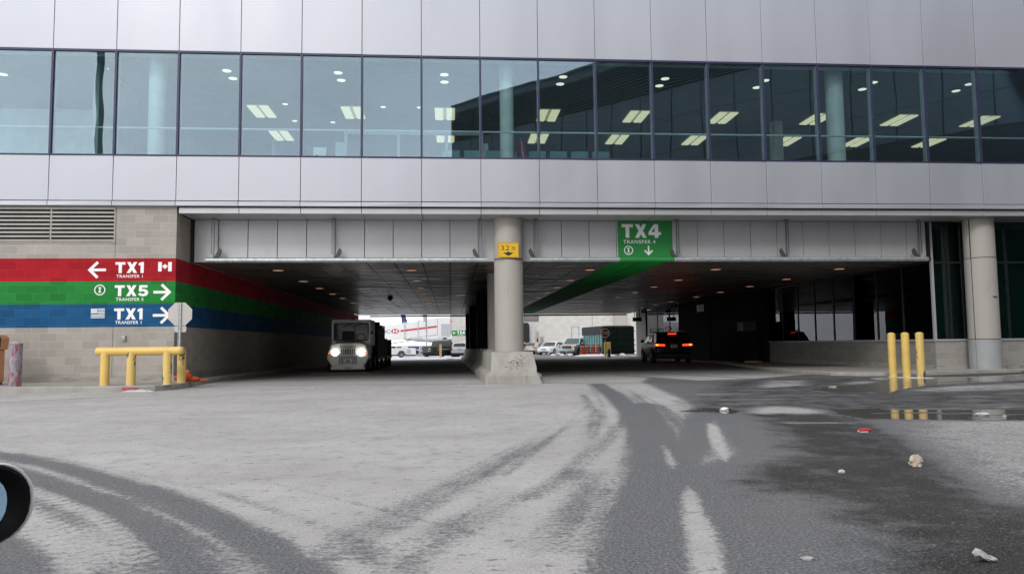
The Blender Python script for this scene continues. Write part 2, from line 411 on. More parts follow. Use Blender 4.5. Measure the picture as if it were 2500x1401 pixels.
family(TRACKS[0][2], 16, 0.25, (0.04, 0.10), (0.12, 0.4)); family([(-5.5,6.6),(-4,5.9),(-3,5.2),(-2.2,4.5),(-1.7,3.9),(-1.3,3.3),(-1.0,2.6)], 24, 0.35, (0.03, 0.08), (0.15, 0.5))
family([(-6,10),(-4.2,9.4),(-2.4,9.0),(-0.6,9.1),(1.2,9.9),(2.6,11.6),(3.6,14.0),(4.3,17.5)], 26, 1.1, (0.05, 0.2), (0.06, 0.2))
family([(-5,13.5),(-3,13.0),(-1,12.9),(1,13.6),(3,15.4),(4.4,18)], 18, 1.2, (0.06, 0.25), (0.05, 0.16))
family([(-0.9,2.8),(-0.3,3.9),(0.3,5.4),(0.9,7.2),(1.6,9.4),(2.4,12)], 18, 0.35, (0.04, 0.12), (0.08, 0.28))
random.seed(33); ICE = []
for _ in range(70):
    x, y = random.uniform(4.2, 14), random.uniform(8.2, 17); l_ = random.uniform(0.3, 1.6)
    ICE.append((random.uniform(0.05, 0.16), random.uniform(0.3, 0.8), [(x - l_ / 2, y + random.uniform(-.1, .1)), (x, y), (x + l_ / 2, y + random.uniform(-.15, .15))]))
LIGHT=[(0.11,0.85,[(-2.9,5.4),(-2.45,4.95),(-1.98,4.43),(-1.61,3.90),(-1.38,3.55),(-1.2,3.2),(-1.05,2.7)]),(0.30,0.75,[(-2.6,4.7),(-2.13,4.18),(-1.9,3.95),(-1.70,3.70),(-1.52,3.40),(-1.4,3.1),(-1.25,2.6)])]
BARE=[(3.72,12.04),(3.28,9.82),(3.02,8.79),(2.25,6.11),(1.91,5.78),(1.63,5.48),(1.49,4.80),(1.41,4.12),(1.27,3.49),(1.06,2.83),(0.9,2.3),(2.24,2.3),(11.31,4),(25,13),(25,24),(11.83,22.02),(7.50,18.31),(5.97,17.84),(5.34,20.13),(4.45,17.43)]
ISL=[[(2.92,8.50),(2.89,8.13),(2.54,7.01),(2.12,5.75),(2.25,6.32),(2.52,7.29)],
[(1.90,6.73),(1.85,6.39),(1.71,5.72),(1.61,5.48),(1.70,5.90)],
[(1.52,4.82),(1.49,4.56),(1.35,4.00),(1.28,3.62),(1.09,3.00),(0.95,2.5),(0.85,2.5),(0.92,2.85),(1.07,3.36),(1.19,3.85),(1.37,4.47)]]
FROST=[(5.32,8.35),(14,8.9),(6,4.4),(3.19,3.80),(3.16,4.22),(3.43,4.91),(3.92,6.05),(4.43,7.26)]
WET=[(3.68,9.61),(3.75,8.87),(3.19,7.17),(2.79,6.02),(2.22,5.47),(1.85,4.87),(1.98,4.49),(2.20,4.30),(2.01,3.63),(1.72,2.92),(1.6,2.4),(2.24,2.3),(3.15,3.76),(3.07,4.04),(3.34,4.79),(3.75,5.77),(4.23,6.99),(4.74,8.46),(4.72,9.27)]
CHAN=[(4.88,9.49),(5.04,9.33),(4.63,8.08),(4.19,6.86),(3.75,5.77),(3.34,4.79),(3.02,4.04),(2.78,3.54),(2.65,3.55),(3.05,4.46),(3.36,5.30),(3.81,6.53),(4.17,7.63)]
PUD=[[(5.01,9.93),(5.83,9.93),(6.59,9.54),(7.97,9.39),(15,9.6),(15,8.0),(6.83,8.06),(6.03,8.13),(5.32,8.35),(4.79,8.56),(4.77,9.14)],
[(8.30,15.47),(10.05,16.9),(11.62,17.7),(13.34,17.89),(16.82,19.71),(13.83,16.22),(11.40,15.30),(9.43,14.44),(8.15,13.29),(7.47,12.44),(7.44,12.94),(6.73,12.87),(6.76,13.94)],
[(2.98,9.97),(3.48,10.44),(3.96,10.34),(3.86,9.70),(3.59,9.37),(3.39,9.72)],
[(10.2,17.9),(11.0,18.1),(12.2,17.9),(11.6,16.9),(10.6,16.2),(9.6,16.6)]]
WET2=[(3.55,11.31),(6.08,16.93),(7.50,18.31),(9.31,18.21),(10.48,17.82),(13.99,19.44),(17.88,20.96),(20,12),(16,8.2),(7.32,8.62),(5.70,8.95),(4.78,9.38),(3.79,9.59),(3.37,9.81)]
PALE=[[(3.77,9.54),(4.20,10.28),(4.56,10.52),(4.84,10.27),(4.92,9.75),(4.79,9.38),(4.45,9.20),(3.90,9.26)],
[(8.30,13.25),(9.90,14.31),(12.96,15.21),(11.31,13.28),(9.22,12.84),(8.38,12.85)],
[(8.41,15.82),(9.42,16.74),(9.80,16.45),(8.85,15.46),(8.37,15.31)],
[(6.2,14.6),(7.4,17.4),(8.4,17.2),(7.3,15.2)], [(9.0,11.0),(12,12.2),(14,12.0),(11,10.6)]]

def seg_dist(X, Y, a, b):
    dx, dy = b[0] - a[0], b[1] - a[1]; L2 = dx * dx + dy * dy + 1e-12
    t = np.clip(((X - a[0]) * dx + (Y - a[1]) * dy) / L2, 0, 1)
    return np.hypot(X - a[0] - t * dx, Y - a[1] - t * dy)
def poly_sd(X, Y, P):
    """signed distance, positive inside"""
    d = np.full(X.shape, 1e9); ins = np.zeros(X.shape, bool); n = len(P)
    for i in range(n):
        a, b = P[i], P[(i + 1) % n]
        d = np.minimum(d, seg_dist(X, Y, a, b))
        if a[1] != b[1]:
            c = ((a[1] > Y) != (b[1] > Y)) & (X < (b[0] - a[0]) * (Y - a[1]) / (b[1] - a[1]) + a[0])
            ins ^= c
    return np.where(ins, d, -d)
def ramp(sd, soft): return np.clip(0.5 + sd / soft, 0, 1)

gx = np.concatenate([[-900, -400, -150, -60, -30, -20, -15], np.arange(-12, -5, 0.10), np.arange(-5, 6.5, 0.021), np.arange(6.5, 18, 0.06), [19, 22, 27, 35, 60, 150, 400, 900]])
gy = [2.2]
while gy[-1] < 22: gy.append(gy[-1] * 1.0040)
gy = np.concatenate([[-400, -120, -50, -25, -12, -6, -2, 0, 1, 1.7], gy, np.arange(22.3, 60, 0.6), np.arange(61, 100, 3), [110, 150, 220, 350, 600, 1000, 1800]])
GX, GY = np.meshgrid(gx, gy)
bare = np.zeros(GX.shape); streak = np.zeros(GX.shape)
def track(w, s, P, soft=0.10, tread=0.0):
    d = np.full(GX.shape, 1e9); arc = np.zeros(GX.shape); A0 = 0.0
    for a, b in zip(P[:-1], P[1:]):
        e = seg_dist(GX, GY, a, b); ln = math.hypot(b[0] - a[0], b[1] - a[1])
        t = np.clip(((GX - a[0]) * (b[0] - a[0]) + (GY - a[1]) * (b[1] - a[1])) / (ln * ln + 1e-9), 0, 1)
        arc = np.where(e < d, A0 + t * ln, arc); d = np.minimum(d, e); A0 += ln
    fade = 1.0 if s >= 0.99 else np.clip((A0 - arc) / (0.45 * A0), 0, 1) ** 0.7
    tr = 1.0 - tread * np.clip(0.5 + 1.6 * np.sin(2 * PI * (arc + 0.45 * d) / 0.105), 0, 1)
    return s * ramp(w * 0.5 - d, soft) * fade * tr
def local(arr, P, w, fn):
    """apply fn only in the strip's bounding box"""
    global GX, GY
    xs_, ys_ = [p[0] for p in P], [p[1] for p in P]; m_ = w + 0.3
    i0, i1 = np.searchsorted(gx, [min(xs_) - m_, max(xs_) + m_]); j0, j1 = np.searchsorted(gy, [min(ys_) - m_, max(ys_) + m_])
    if i1 <= i0 or j1 <= j0: return
    fx_, fy_ = GX, GY; GX, GY = fx_[j0:j1, i0:i1], fy_[j0:j1, i0:i1]
    k = fn(); GX, GY = fx_, fy_
    arr[j0:j1, i0:i1] = 1 - (1 - arr[j0:j1, i0:i1]) * (1 - k)
for i, (w, s, P) in enumerate(TRACKS): bare = np.maximum(bare, track(w, s, P, 0.20, 0.20 if i in (5, 6) else 0.0))
for w, s, P in FINE: local(bare, P, w, lambda: np.clip(track(w, s, P, w), 0, 1))
for w, s, P in LIGHT: bare = bare * (1 - np.clip(track(w, s, P, 0.12, 0.25), 0, 1))
rb = ramp(poly_sd(GX, GY, BARE), 0.35)
bare = np.maximum(bare, rb * 0.93)
for P in ISL: bare = bare * (1 - ramp(poly_sd(GX, GY, P), 0.10) * 0.9)
fr = ramp(poly_sd(GX, GY, FROST), 0.9); bare = bare * (1 - 0.52 * fr)
for P in PALE: bare = bare * (1 - 0.62 * ramp(poly_sd(GX, GY, P), 0.35))
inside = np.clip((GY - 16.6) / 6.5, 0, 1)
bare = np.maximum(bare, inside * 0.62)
salt = 1 - bare
wet = np.maximum(ramp(poly_sd(GX, GY, WET), 0.55) * 0.9, ramp(poly_sd(GX, GY, CHAN), 0.35))
w2 = ramp(poly_sd(GX, GY, WET2), 0.9) * 0.62
for P in PALE: w2 = w2 * (1 - ramp(poly_sd(GX, GY, P), 0.4))
wet = np.maximum(wet, w2)
wet = np.maximum(wet, 0.42 * rb * np.clip((GX - 4.5) / 3, 0, 1) * (1 - fr))
pud = np.zeros(GX.shape)
for P in PUD: pud = np.maximum(pud, ramp(poly_sd(GX, GY, P), 0.30))
for P in PALE: pud = pud * (1 - ramp(poly_sd(GX, GY, P), 0.3))
pud = np.maximum(pud, 0.55 * ramp(poly_sd(GX, GY, CHAN), 0.3))
wet = np.maximum(wet, pud)
ice = np.zeros(GX.shape)
for w, s, P in ICE: local(ice, P, w, lambda: np.clip(track(w, s, P, w * 1.2), 0, 1))
bare = bare * (1 - ice * 0.8); wet = wet * (1 - ice * 0.9); pud = pud * (1 - ice)
salt = 1 - bare
GZ = -0.0057 * (np.clip(GY, 20, 80) - 20)

def ground_mat():
    m, nt, out = _nodes('asphalt')
    b = N(nt, 'ShaderNodeBsdfPrincipled'); nt.links.new(b.outputs[0], out.inputs[0])
    A = {k: N(nt, 'ShaderNodeAttribute', attribute_name=k).outputs['Fac'] for k in ('salt', 'wet', 'pud')}
    v = objco(nt); vs = objco(nt, (0.5, 1.6, 1))
    nf = noise(nt, v, 34, 6, 0.7); nm = noise(nt, v, 3.2, 5, 0.62); nl = noise(nt, v, 0.55, 4, 0.55)
    ns = noise(nt, vs, 5.0, 7, 0.72); ng = noise(nt, v, 62, 3, 0.65); nk = noise(nt, v, 150, 2, 0.5)
    # salt film with a ragged, granular edge
    nh = noise(nt, objco(nt, (0.7, 1.5, 1)), 15, 6, 0.75)
    s = math_(nt, 'ADD', A['salt'], math_(nt, 'MULTIPLY', math_(nt, 'SUBTRACT', nf, 0.5), 1.5))
    s = math_(nt, 'ADD', s, math_(nt, 'MULTIPLY', math_(nt, 'SUBTRACT', nh, 0.5), 0.95))
    s = math_(nt, 'ADD', s, math_(nt, 'MULTIPLY', math_(nt, 'SUBTRACT', nm, 0.5), 0.6))
    s = sstep(nt, s, 0.24, 0.78)
    pale = mixc(nt, sstep(nt, nl, 0.3, 0.7), (0.475, 0.46, 0.448), (0.585, 0.568, 0.553))
    pale = mixc(nt, sstep(nt, nm, 0.35, 0.7, 0.0, 0.45), pale, (0.40, 0.385, 0.375))
    pale = mixc(nt, sstep(nt, nh, 0.46, 0.76, 0.0, 0.4), pale, (0.33, 0.32, 0.32))
    # dark worn patches and short dashes where the film has flaked away
    pale = mixc(nt, sstep(nt, ns, 0.585, 0.68, 0.0, 0.8), pale, (0.17, 0.165, 0.17))
    pale = mixc(nt, sstep(nt, noise(nt, objco(nt, (0.35, 1.1, 1)), 1.1, 5, 0.6), 0.48, 0.75, 0.0, 0.45), pale, (0.38, 0.355, 0.335))
    nd = noise(nt, objco(nt, (1.0, 2.2, 1)), 9.0, 3, 0.6)
    pale = mixc(nt, sstep(nt, nd, 0.61, 0.68, 0.0, 0.8), pale, (0.14, 0.135, 0.14))
    pale = mixc(nt, sstep(nt, ng, 0.38, 0.72, 0.0, 0.55), pale, (0.24, 0.23, 0.23))
    dry = mixc(nt, sstep(nt, ng, 0.36, 0.68), (0.085, 0.088, 0.098), (0.225, 0.228, 0.24))
    dry = mixc(nt, sstep(nt, nl, 0.35, 0.7, 0.0, 0.4), dry, (0.19, 0.18, 0.175))
    dry = mixc(nt, sstep(nt, nk, 0.60, 0.70, 0.0, 0.6), dry, (0.36, 0.36, 0.37))
    c = mixc(nt, s, dry, pale)
    w = math_(nt, 'ADD', A['wet'], math_(nt, 'MULTIPLY', math_(nt, 'SUBTRACT', nm, 0.5), 1.7))
    w = math_(nt, 'ADD', w, math_(nt, 'MULTIPLY', math_(nt, 'SUBTRACT', nf, 0.5), 0.9))
    w = math_(nt, 'ADD', w, math_(nt, 'MULTIPLY', math_(nt, 'SUBTRACT', nh, 0.5), 0.8))
    w = sstep(nt, w, 0.10, 1.0)
    wc = mixc(nt, sstep(nt, ng, 0.40, 0.70), (0.010, 0.0095, 0.009), (0.055, 0.052, 0.049))
    wc = mixc(nt, sstep(nt, nk, 0.62, 0.70, 0.0, 0.8), wc, (0.32, 0.31, 0.30))
    wc = mixc(nt, sstep(nt, nl, 0.4, 0.7, 0.0, 0.5), wc, (0.055, 0.045, 0.038))
    vo = N(nt, 'ShaderNodeTexVoronoi'); vo.inputs['Scale'].default_value = 16.0; nt.links.new(v, vo.inputs['Vector'])
    vs2 = N(nt, 'ShaderNodeTexVoronoi'); vs2.inputs['Scale'].default_value = 30.0; nt.links.new(v, vs2.inputs['Vector'])
    grit = math_(nt, 'MAXIMUM', sstep(nt, vo.outputs['Distance'], 0.10, 0.16, 1.0, 0.0), sstep(nt, vs2.outputs['Distance'], 0.14, 0.20, 0.8, 0.0))
    grit = math_(nt, 'MULTIPLY', grit, sstep(nt, nh, 0.35, 0.6))
    wc = mixc(nt, math_(nt, 'MULTIPLY', grit, 0.55), wc, (0.26, 0.25, 0.245))
    c = mixc(nt, math_(nt, 'MULTIPLY', grit, 0.5), c, (0.42, 0.41, 0.41))
    c = mixc(nt, w, c, wc)
    p = math_(nt, 'ADD', A['pud'], math_(nt, 'MULTIPLY', math_(nt, 'SUBTRACT', nm, 0.5), 1.1))
    p = math_(nt, 'ADD', p, math_(nt, 'MULTIPLY', math_(nt, 'SUBTRACT', nh, 0.5), 0.7))
    p = sstep(nt, p, 0.40, 0.85)
    c = mixc(nt, math_(nt, 'MULTIPLY', p, 0.9), c, (0.150, 0.145, 0.138))
    nt.links.new(c, b.inputs['Base Color'])
    rg = math_(nt, 'SUBTRACT', 0.9, math_(nt, 'MULTIPLY', w, 0.36))
    rg = math_(nt, 'MULTIPLY', rg, math_(nt, 'SUBTRACT', 1.0, math_(nt, 'MULTIPLY', p, 0.87)))
    nt.links.new(rg, b.inputs['Roughness'])
    b.inputs['Specular IOR Level'].default_value = 0.28
    bn = N(nt, 'ShaderNodeBump'); bn.inputs['Distance'].default_value = 0.010
    nt.links.new(math_(nt, 'MULTIPLY', math_(nt, 'SUBTRACT', 1.0, p), 0.55), bn.inputs['Strength'])
    nt.links.new(math_(nt, 'ADD', nk, math_(nt, 'ADD', ng, math_(nt, 'MULTIPLY', nf, 0.6))), bn.inputs['Height'])
    nt.links.new(bn.outputs[0], b.inputs['Normal'])
    return m
ground_mat()
ny, nx = GX.shape
me = bpy.data.meshes.new('ground')
me.vertices.add(nx * ny)
me.vertices.foreach_set('co', np.stack([GX, GY, GZ], -1).astype(np.float32).ravel())
idx = np.arange(nx * ny).reshape(ny, nx)
q = np.stack([idx[:-1, :-1], idx[:-1, 1:], idx[1:, 1:], idx[1:, :-1]], -1).reshape(-1, 4)
me.loops.add(q.size); me.loops.foreach_set('vertex_index', q.astype(np.int32).ravel())
me.polygons.add(len(q)); me.polygons.foreach_set('loop_start', np.arange(0, q.size, 4, dtype=np.int32))
me.update(calc_edges=True)
for k, arr in (('salt', salt), ('wet', wet), ('pud', pud)):
    at = me.attributes.new(k, 'FLOAT', 'POINT'); at.data.foreach_set('value', arr.astype(np.float32).ravel())
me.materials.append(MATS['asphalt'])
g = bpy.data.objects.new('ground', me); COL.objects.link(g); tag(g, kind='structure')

# pavements with kerbs
def structure(name, mb, mat, **kw):
    o = mb.build(name, mat, **kw); tag(o, kind='structure'); return o
KERB_L = [(-40, 18.6), (-18, 17.9), (-9.58, 17.07), (-7.5, 16.82), (-6.7, 16.72), (-6.3, 16.85), (-6.08, 17.25), (-6.05, 18.2), (-6.2, 19.6), (-6.25, 24), (-6.3, 34), (-6.34, 57)]
KERB_R = [(12.9, 57), (12.7, 40), (12.5, 34.5), (11.5, 30), (10.2, 24), (9.9, 21), (10.05, 19.4), (10.6, 18.75), (11.6, 18.5), (13.0, 18.9), (14.2, 19.3), (15.6, 19.6)]
def sheet(poly, h, n=None):
    """pavement slab: polygon with the fall of the ground"""
    b = MB(); k = len(poly)
    vs = [(x, y, ground_z(y) + h) for x, y in poly] + [(x, y, ground_z(y) - 0.05) for x, y in poly]
    b.add(vs, [tuple(range(k))] + [(i, i + k, (i + 1) % k + k, (i + 1) % k) for i in range(k)])
    return b
def inner(path, d):
    r = []
    for i in range(len(path)):
        a = Vector(path[max(i - 1, 0)]); c = Vector(path[min(i + 1, len(path) - 1)]); t = (c - a).normalized()
        q = Vector(path[i]) + Vector((-t.y, t.x)) * d; r.append((q.x, q.y))
    return r
kp = [(0, -0.05), (0.012, 0.10), (0.03, 0.124), (0.16, 0.124), (0.16, -0.05)]
structure('kerb', MB().strip(KERB_L, kp), 'kerb concrete', smooth=30)
structure('pavement', sheet(inner(KERB_L, 0.155) + [(-6.9, 57), (-6.9, 19.5), (-40, 19.5)], 0.12), 'pavement concrete', smooth=0)
kr = [(0, -0.05), (0.012, 0.07), (0.03, 0.092), (0.16, 0.092), (0.16, -0.05)]
structure('kerb', MB().strip(KERB_R, kr), 'kerb concrete', smooth=30)
structure('pavement', sheet(inner(KERB_R, 0.155) + [(15.6, 20.6), (14.0, 20.6), (14.0, 57)], 0.088), 'pavement concrete', smooth=0)

# painted lines
def line(pts, w, mat='road paint', name='road_marking'):
    b = MB(); n = len(pts); vs = []
    for i in range(n):
        a = Vector(pts[max(i - 1, 0)]); c = Vector(pts[min(i + 1, n - 1)]); t = (c - a).normalized(); nr = Vector((-t.y, t.x)) * w / 2
        for sg in (1, -1):
            q = Vector(pts[i]) + nr * sg; vs.append((q.x, q.y, ground_z(q.y) + 0.004))
    b.add(vs, [(2 * i, 2 * i + 1, 2 * i + 3, 2 * i + 2) for i in range(n - 1)])
    return structure(name, b, mat, smooth=0)
line([(-9.5, 12.9), (-7.87, 14.03), (-6.85, 14.81), (-6.3, 15.45), (-5.73, 16.22)], 0.10)
line([(-5.75, 18.2), (-2.73, 17.4), (0.6, 17.0)], 0.11)
line([(-0.08, 25.5), (0.6, 25.2)], 0.16)
M('joint tar', (0.05, 0.045, 0.042), 0.8)
line([(-6.0, 18.95), (-1.52, 17.98), (0.7, 17.62)], 0.05, 'joint tar', 'road_joint')
line([(2.3, 17.5), (5.56, 16.95), (9.64, 16.4)], 0.05, 'joint tar', 'road_joint')
# low apron around the foot of the centre block
structure('pavement', MB().strip([(0.15, 17.35), (0.9, 16.98), (1.9, 16.95), (2.75, 17.3)], [(0, -0.02), (0.02, 0.012), (0.5, 0.02), (0.5, -0.02)]), 'kerb concrete', smooth=30)
# ------------------------------------------------------------------ the terminal above the underpass
def rebase(root, loc):
    root.location = loc
    for ch in root.children: ch.matrix_parent_inverse = Matrix.Translation(-Vector(loc))
UX, UZ = (1, 0, 0), (0, 0, 1)
YF, YB = 19.2, 20.32
J0, JW = -9.84, 1.5215
joint = lambda n: J0 + JW * n
T = thing('terminal_building', 'silver panelled terminal bridging two dark road tunnels with a long glazed upper floor', 'building')

def panel_row(x_ns, z0, z1, y0, y1, gap=0.012):
    b = MB()
    for n in x_ns:
        o = len(b.v); b.box(joint(n) + gap / 2, joint(n + 1) - gap / 2, y0, y1, z0, z1)
        for i in (0, 1, 4, 5): p = b.v[o + i]; b.v[o + i] = (p[0], p[1] + random.uniform(-0.006, 0.006), p[2])   # no panel hangs quite true
    return b
NS = range(-4, 31)
up = panel_row(NS, 8.40, 11.6, YF, YF + 0.05); b2 = panel_row(NS, 11.615, 14.0, YF, YF + 0.05); up.add(b2.v, b2.f)
up.build('upper_cladding', 'silver panel', T, smooth=0, bevel=0.006)
panel_row(NS, 4.572, 5.69, YF, YF + 0.05).build('lower_cladding', 'silver panel', T, smooth=0, bevel=0.006)
lip = panel_row(NS, 4.435, 4.548, YF - 0.035, YF + 0.12, 0.008); lip.build('cladding_lip', 'silver panel', T, smooth=0, bevel=0.008)
bk = MB().box(joint(-4), joint(31), YF + 0.055, YF + 0.12, 4.44, 5.70).box(joint(-4), joint(31), YF + 0.055, YF + 0.12, 8.38, 13.98)
bk.build('cladding_backing', 'panel backing', T, smooth=0)
fas = MB(); sof = MB()
for n in range(2, 31):
    x0 = max(joint(n), -6.74) + 0.007; x1 = joint(n + 1) - 0.007
    fas.box(x0, x1, YF + 0.06, YF + 0.10, 4.262, 4.405)
    sof.box(x0, x1, YF + 0.103, YB - 0.003 if x0 < 13.5 else YB + 0.25, 4.272, 4.30)
fas.build('fascia', 'soffit panel', T, smooth=0, bevel=0.004)
sof.build('soffit', 'soffit panel', T, smooth=0)
# lintel panels over the two openings
bm_ = MB(); xs = [-6.70] + [-6.08 + 0.761 * k for k in range(26)] + [13.52]
xs = [x for x in xs if x <= 13.52]
for a, c in zip(xs[:-1], xs[1:]):
    if c - a > 0.05: bm_.box(a + 0.008, c - 0.008, YB, YB + 0.04, 3.15, 4.268)
bm_.build('lintel_panels', 'beam panel', T, smooth=0, bevel=0.005)
MB().box(-6.785, 13.62, YB + 0.045, YB + 0.12, 3.155, 4.27).build('lintel_backing', 'panel backing', T, smooth=0)
for x0, x1 in ((-6.785, -6.715), (13.53, 13.61)): MB().box(x0, x1, YB - 0.02, YB + 0.04, 3.14, 4.26).build('lintel_channel', 'dark frame', T, smooth=0)
# hidden dark boxes filling the building, added to block stray light
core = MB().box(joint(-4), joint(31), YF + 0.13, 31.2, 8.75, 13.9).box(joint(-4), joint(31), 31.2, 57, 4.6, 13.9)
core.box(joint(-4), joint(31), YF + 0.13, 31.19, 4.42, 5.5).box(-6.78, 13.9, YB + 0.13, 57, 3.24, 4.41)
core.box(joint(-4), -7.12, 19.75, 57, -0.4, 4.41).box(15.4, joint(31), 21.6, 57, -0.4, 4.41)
core.build('light_block_core', 'dark wall', T, smooth=0)

# tunnel ceilings
cl_, gr_, cr_ = MB(), MB(), MB()
xs = [-6.78] + [-6.08 + 0.761 * k for k in range(26)] + [13.68]; xs = [x for x in xs if x <= 13.68]
ys = [20.37 + 3.053 * k for k in range(13)]
for i, (a, c) in enumerate(zip(xs[:-1], xs[1:])):
    if c - a < 0.05: continue
    tgt = gr_ if 4.5 < (a + c) / 2 < 6.15 else (cl_ if a < 4 else cr_)
    for k, (y0, y1) in enumerate(zip(ys[:-1], ys[1:])):
        dz = random.uniform(-0.004, 0.004)
        tgt.box(a + 0.015, c - 0.015, y0 + 0.003, min(y1, 57) - 0.003, 3.17 + dz, 3.19 + dz)
cl_.build('tunnel_ceiling', 'ceiling metal', T, smooth=0); cr_.build('tunnel_ceiling', 'ceiling metal', T, smooth=0)
gr_.build('ceiling_stripe', 'ceiling green', T, smooth=0)
MB().box(-6.78, 13.7, 20.37, 57, 3.205, 3.235).build('ceiling_void', 'black void', T, smooth=0)
MB().box(-6.0, 13.5, 57.0, 57.08, 3.03, 3.14).build('exit_trim', 'dark frame', T, smooth=0)

# the block wall on the left with its painted bands
wall = MB().box(-40, -6.79, 19.28, 19.7, 0.255, 3.515).box(-8.245, -6.79, 19.28, 19.7, 3.515, 4.43).box(-40, -8.245, 19.28, 19.7, 4.40, 4.43)
W = wall.build('block_wall', 'block front', T, smooth=0)
WS = MB().box(-7.1, -6.787, 19.284, 57, 0.255, 3.165).box(-7.1, -6.787, 19.284, YB + 0.04, 3.165, 4.262).build('tunnel_wall', 'block side', T, smooth=0)
MB().box(-40, -6.765, 19.262, 19.7, -0.05, 0.252).box(-7.1, -6.765, 19.70, 57, -0.4, 0.252).build('wall_plinth', 'plinth concrete', T, smooth=0, bevel=0.01)
for nm, z0, z1 in (('red', 2.567, 3.136), ('green', 2.007, 2.565), ('blue', 1.445, 2.005)):
    tag(MB().box(-40, -6.784, 19.2765, 19.279, z0, z1).build('painted_band', nm + ' band x', W, smooth=0), '%s painted band' % nm)
    tag(MB().box(-6.7865, -6.784, 19.281, 57, z0, z1).build('painted_band', nm + ' band y', WS, smooth=0), '%s painted band' % nm)
YL = 19.2755
def txt(s, x0, x1, z0, z1, bold, sp=1.0, par=W, y=YL, name='lettering'):
    return text_mesh(name, s, x0, x1, z0, z1, (0, y, 0), UX, UZ, (0, -0.003, 0), 'sign white', par, bold, sp)
def flat(poly, par=W, y=YL, name='arrow', mat='sign white', t=0.003, **k):
    return MB().prism(poly, (0, y, 0), UX, UZ, (0, -t, 0)).build(name, mat, par, smooth=0, **k)
def arrow_poly(tip, tail, cz, hh, st, d):
    """chevron arrow; d = +1 points right"""
    L_ = abs(tip - tail); a = st * 0.72
    p = [(0, 0), (-hh, hh), (-hh - a, hh - a), (-a * 2 - (0.0), st / 2 * 1.0), (-L_, st / 2)]
    # barb meets shaft
    p[3] = (-2 * a + st / 2 - 0.0, st / 2) if False else (-(2 * a) + 0 - (0) + 0, st / 2)
    p[3] = (-(a + a) - st / 2 + 0.0, st / 2)
    q = p + [(x, -z) for x, z in reversed(p[1:])]
    return [(tip + d * x, cz + z) for x, z in q]
def ring(cx, cz, r, st, par=W, y=YL, name='circle_symbol', n=40):
    b = MB()
    for k in range(n):
        a0, a1 = 2 * PI * k / n, 2 * PI * (k + 1) / n
        b.prism([(cx + r * math.cos(a0), cz + r * math.sin(a0)), (cx + r * math.cos(a1), cz + r * math.sin(a1)),
                 (cx + (r - st) * math.cos(a1), cz + (r - st) * math.sin(a1)), (cx + (r - st) * math.cos(a0), cz + (r - st) * math.sin(a0))], (0, y, 0), UX, UZ, (0, -0.003, 0))
    h = r * 0.5; s = r * 0.13; e = r * 0.30; t = r * 0.14
    b.prism([(cx - e, cz - h), (cx + e, cz - h), (cx + e, cz - h + t), (cx + s, cz - h + t), (cx + s, cz + h - t), (cx + e, cz + h - t),
             (cx + e, cz + h), (cx - e, cz + h), (cx - e, cz + h - t), (cx - s, cz + h - t), (cx - s, cz - h + t), (cx - e, cz - h + t)], (0, y, 0), UX, UZ, (0, -0.003, 0))
    return b.build(name, 'sign white', par, smooth=0)
GL = {'T': (.85, [[(0, 1), (0, .765), (.285, .765), (.285, 0), (.565, 0), (.565, .765), (.85, .765), (.85, 1)]]),
 'X': (.90, [[(0, 0), (.31, 0), (.45, .28), (.59, 0), (.90, 0), (.615, .5), (.885, 1), (.585, 1), (.45, .74), (.315, 1), (.015, 1), (.285, .5)]]),
 '1': (.435, [[(.165, 0), (.435, 0), (.435, 1), (.22, 1), (0, .90), (0, .68), (.165, .735)]]),
 '4': (.93, [[(.46, 0), (.74, 0), (.74, 1), (.46, 1)], [(0, .2), (.459, .2), (.459, .42), (0, .42)], [(.741, .2), (.93, .2), (.93, .42), (.741, .42)], [(0, .421), (.22, .421), (.459, .74), (.459, 1), (.42, 1)]]),
 '5': (.875, [[(.10, 1), (.80, 1), (.80, .78), (.33, .78), (.32, .63), (.45, .655), (.62, .63), (.77, .55), (.86, .43), (.875, .32), (.85, .19), (.77, .08), (.64, .01), (.45, -.02), (.28, 0), (.12, .06), (0, .15), (.14, .32), (.27, .24), (.42, .20), (.54, .23), (.59, .32), (.55, .41), (.43, .45), (.31, .43), (.23, .38), (.06, .46)]])}
def glyphs(s, x0, x1, z0, z1, par, y=None, mat='sign white'):
    """heavy display lettering drawn as outlines"""
    y = YL if y is None else y; tot = sum(GL[ch][0] for ch in s) + 0.125 * (len(s) - 1); kx = (x1 - x0) / tot; x = x0; b = MB()
    for ch in s:
        for poly in GL[ch][1]: b.prism([(x + px * kx, z0 + pz * (z1 - z0)) for px, pz in poly], (0, y, 0), UX, UZ, (0, -0.003, 0))
        x += (GL[ch][0] + 0.125) * kx
    return b.build('lettering', mat, par, smooth=0)
glyphs('TX1', -8.228, -7.551, 2.772, 3.042, W); txt('TRANSFER 1', -8.197, -7.573, 2.655, 2.731, 0.012, 1.1)
flat(arrow_poly(-8.882, -8.449, 2.851, 0.215, 0.066, -1))
glyphs('TX5', -8.228, -7.43, 2.199, 2.47, W); txt('TRANSFER 5', -8.197, -7.54, 2.082, 2.161, 0.012, 1.1)
ring(-8.581, 2.356, 0.132, 0.024)
flat(arrow_poly(-6.875, -7.308, 2.295, 0.215, 0.066, 1))
glyphs('TX1', -8.228, -7.551, 1.625, 1.90, W); txt('TRANSFER 1', -8.197, -7.573, 1.513, 1.593, 0.012, 1.1)
flat(arrow_poly(-6.875, -7.308, 1.722, 0.215, 0.066, 1))
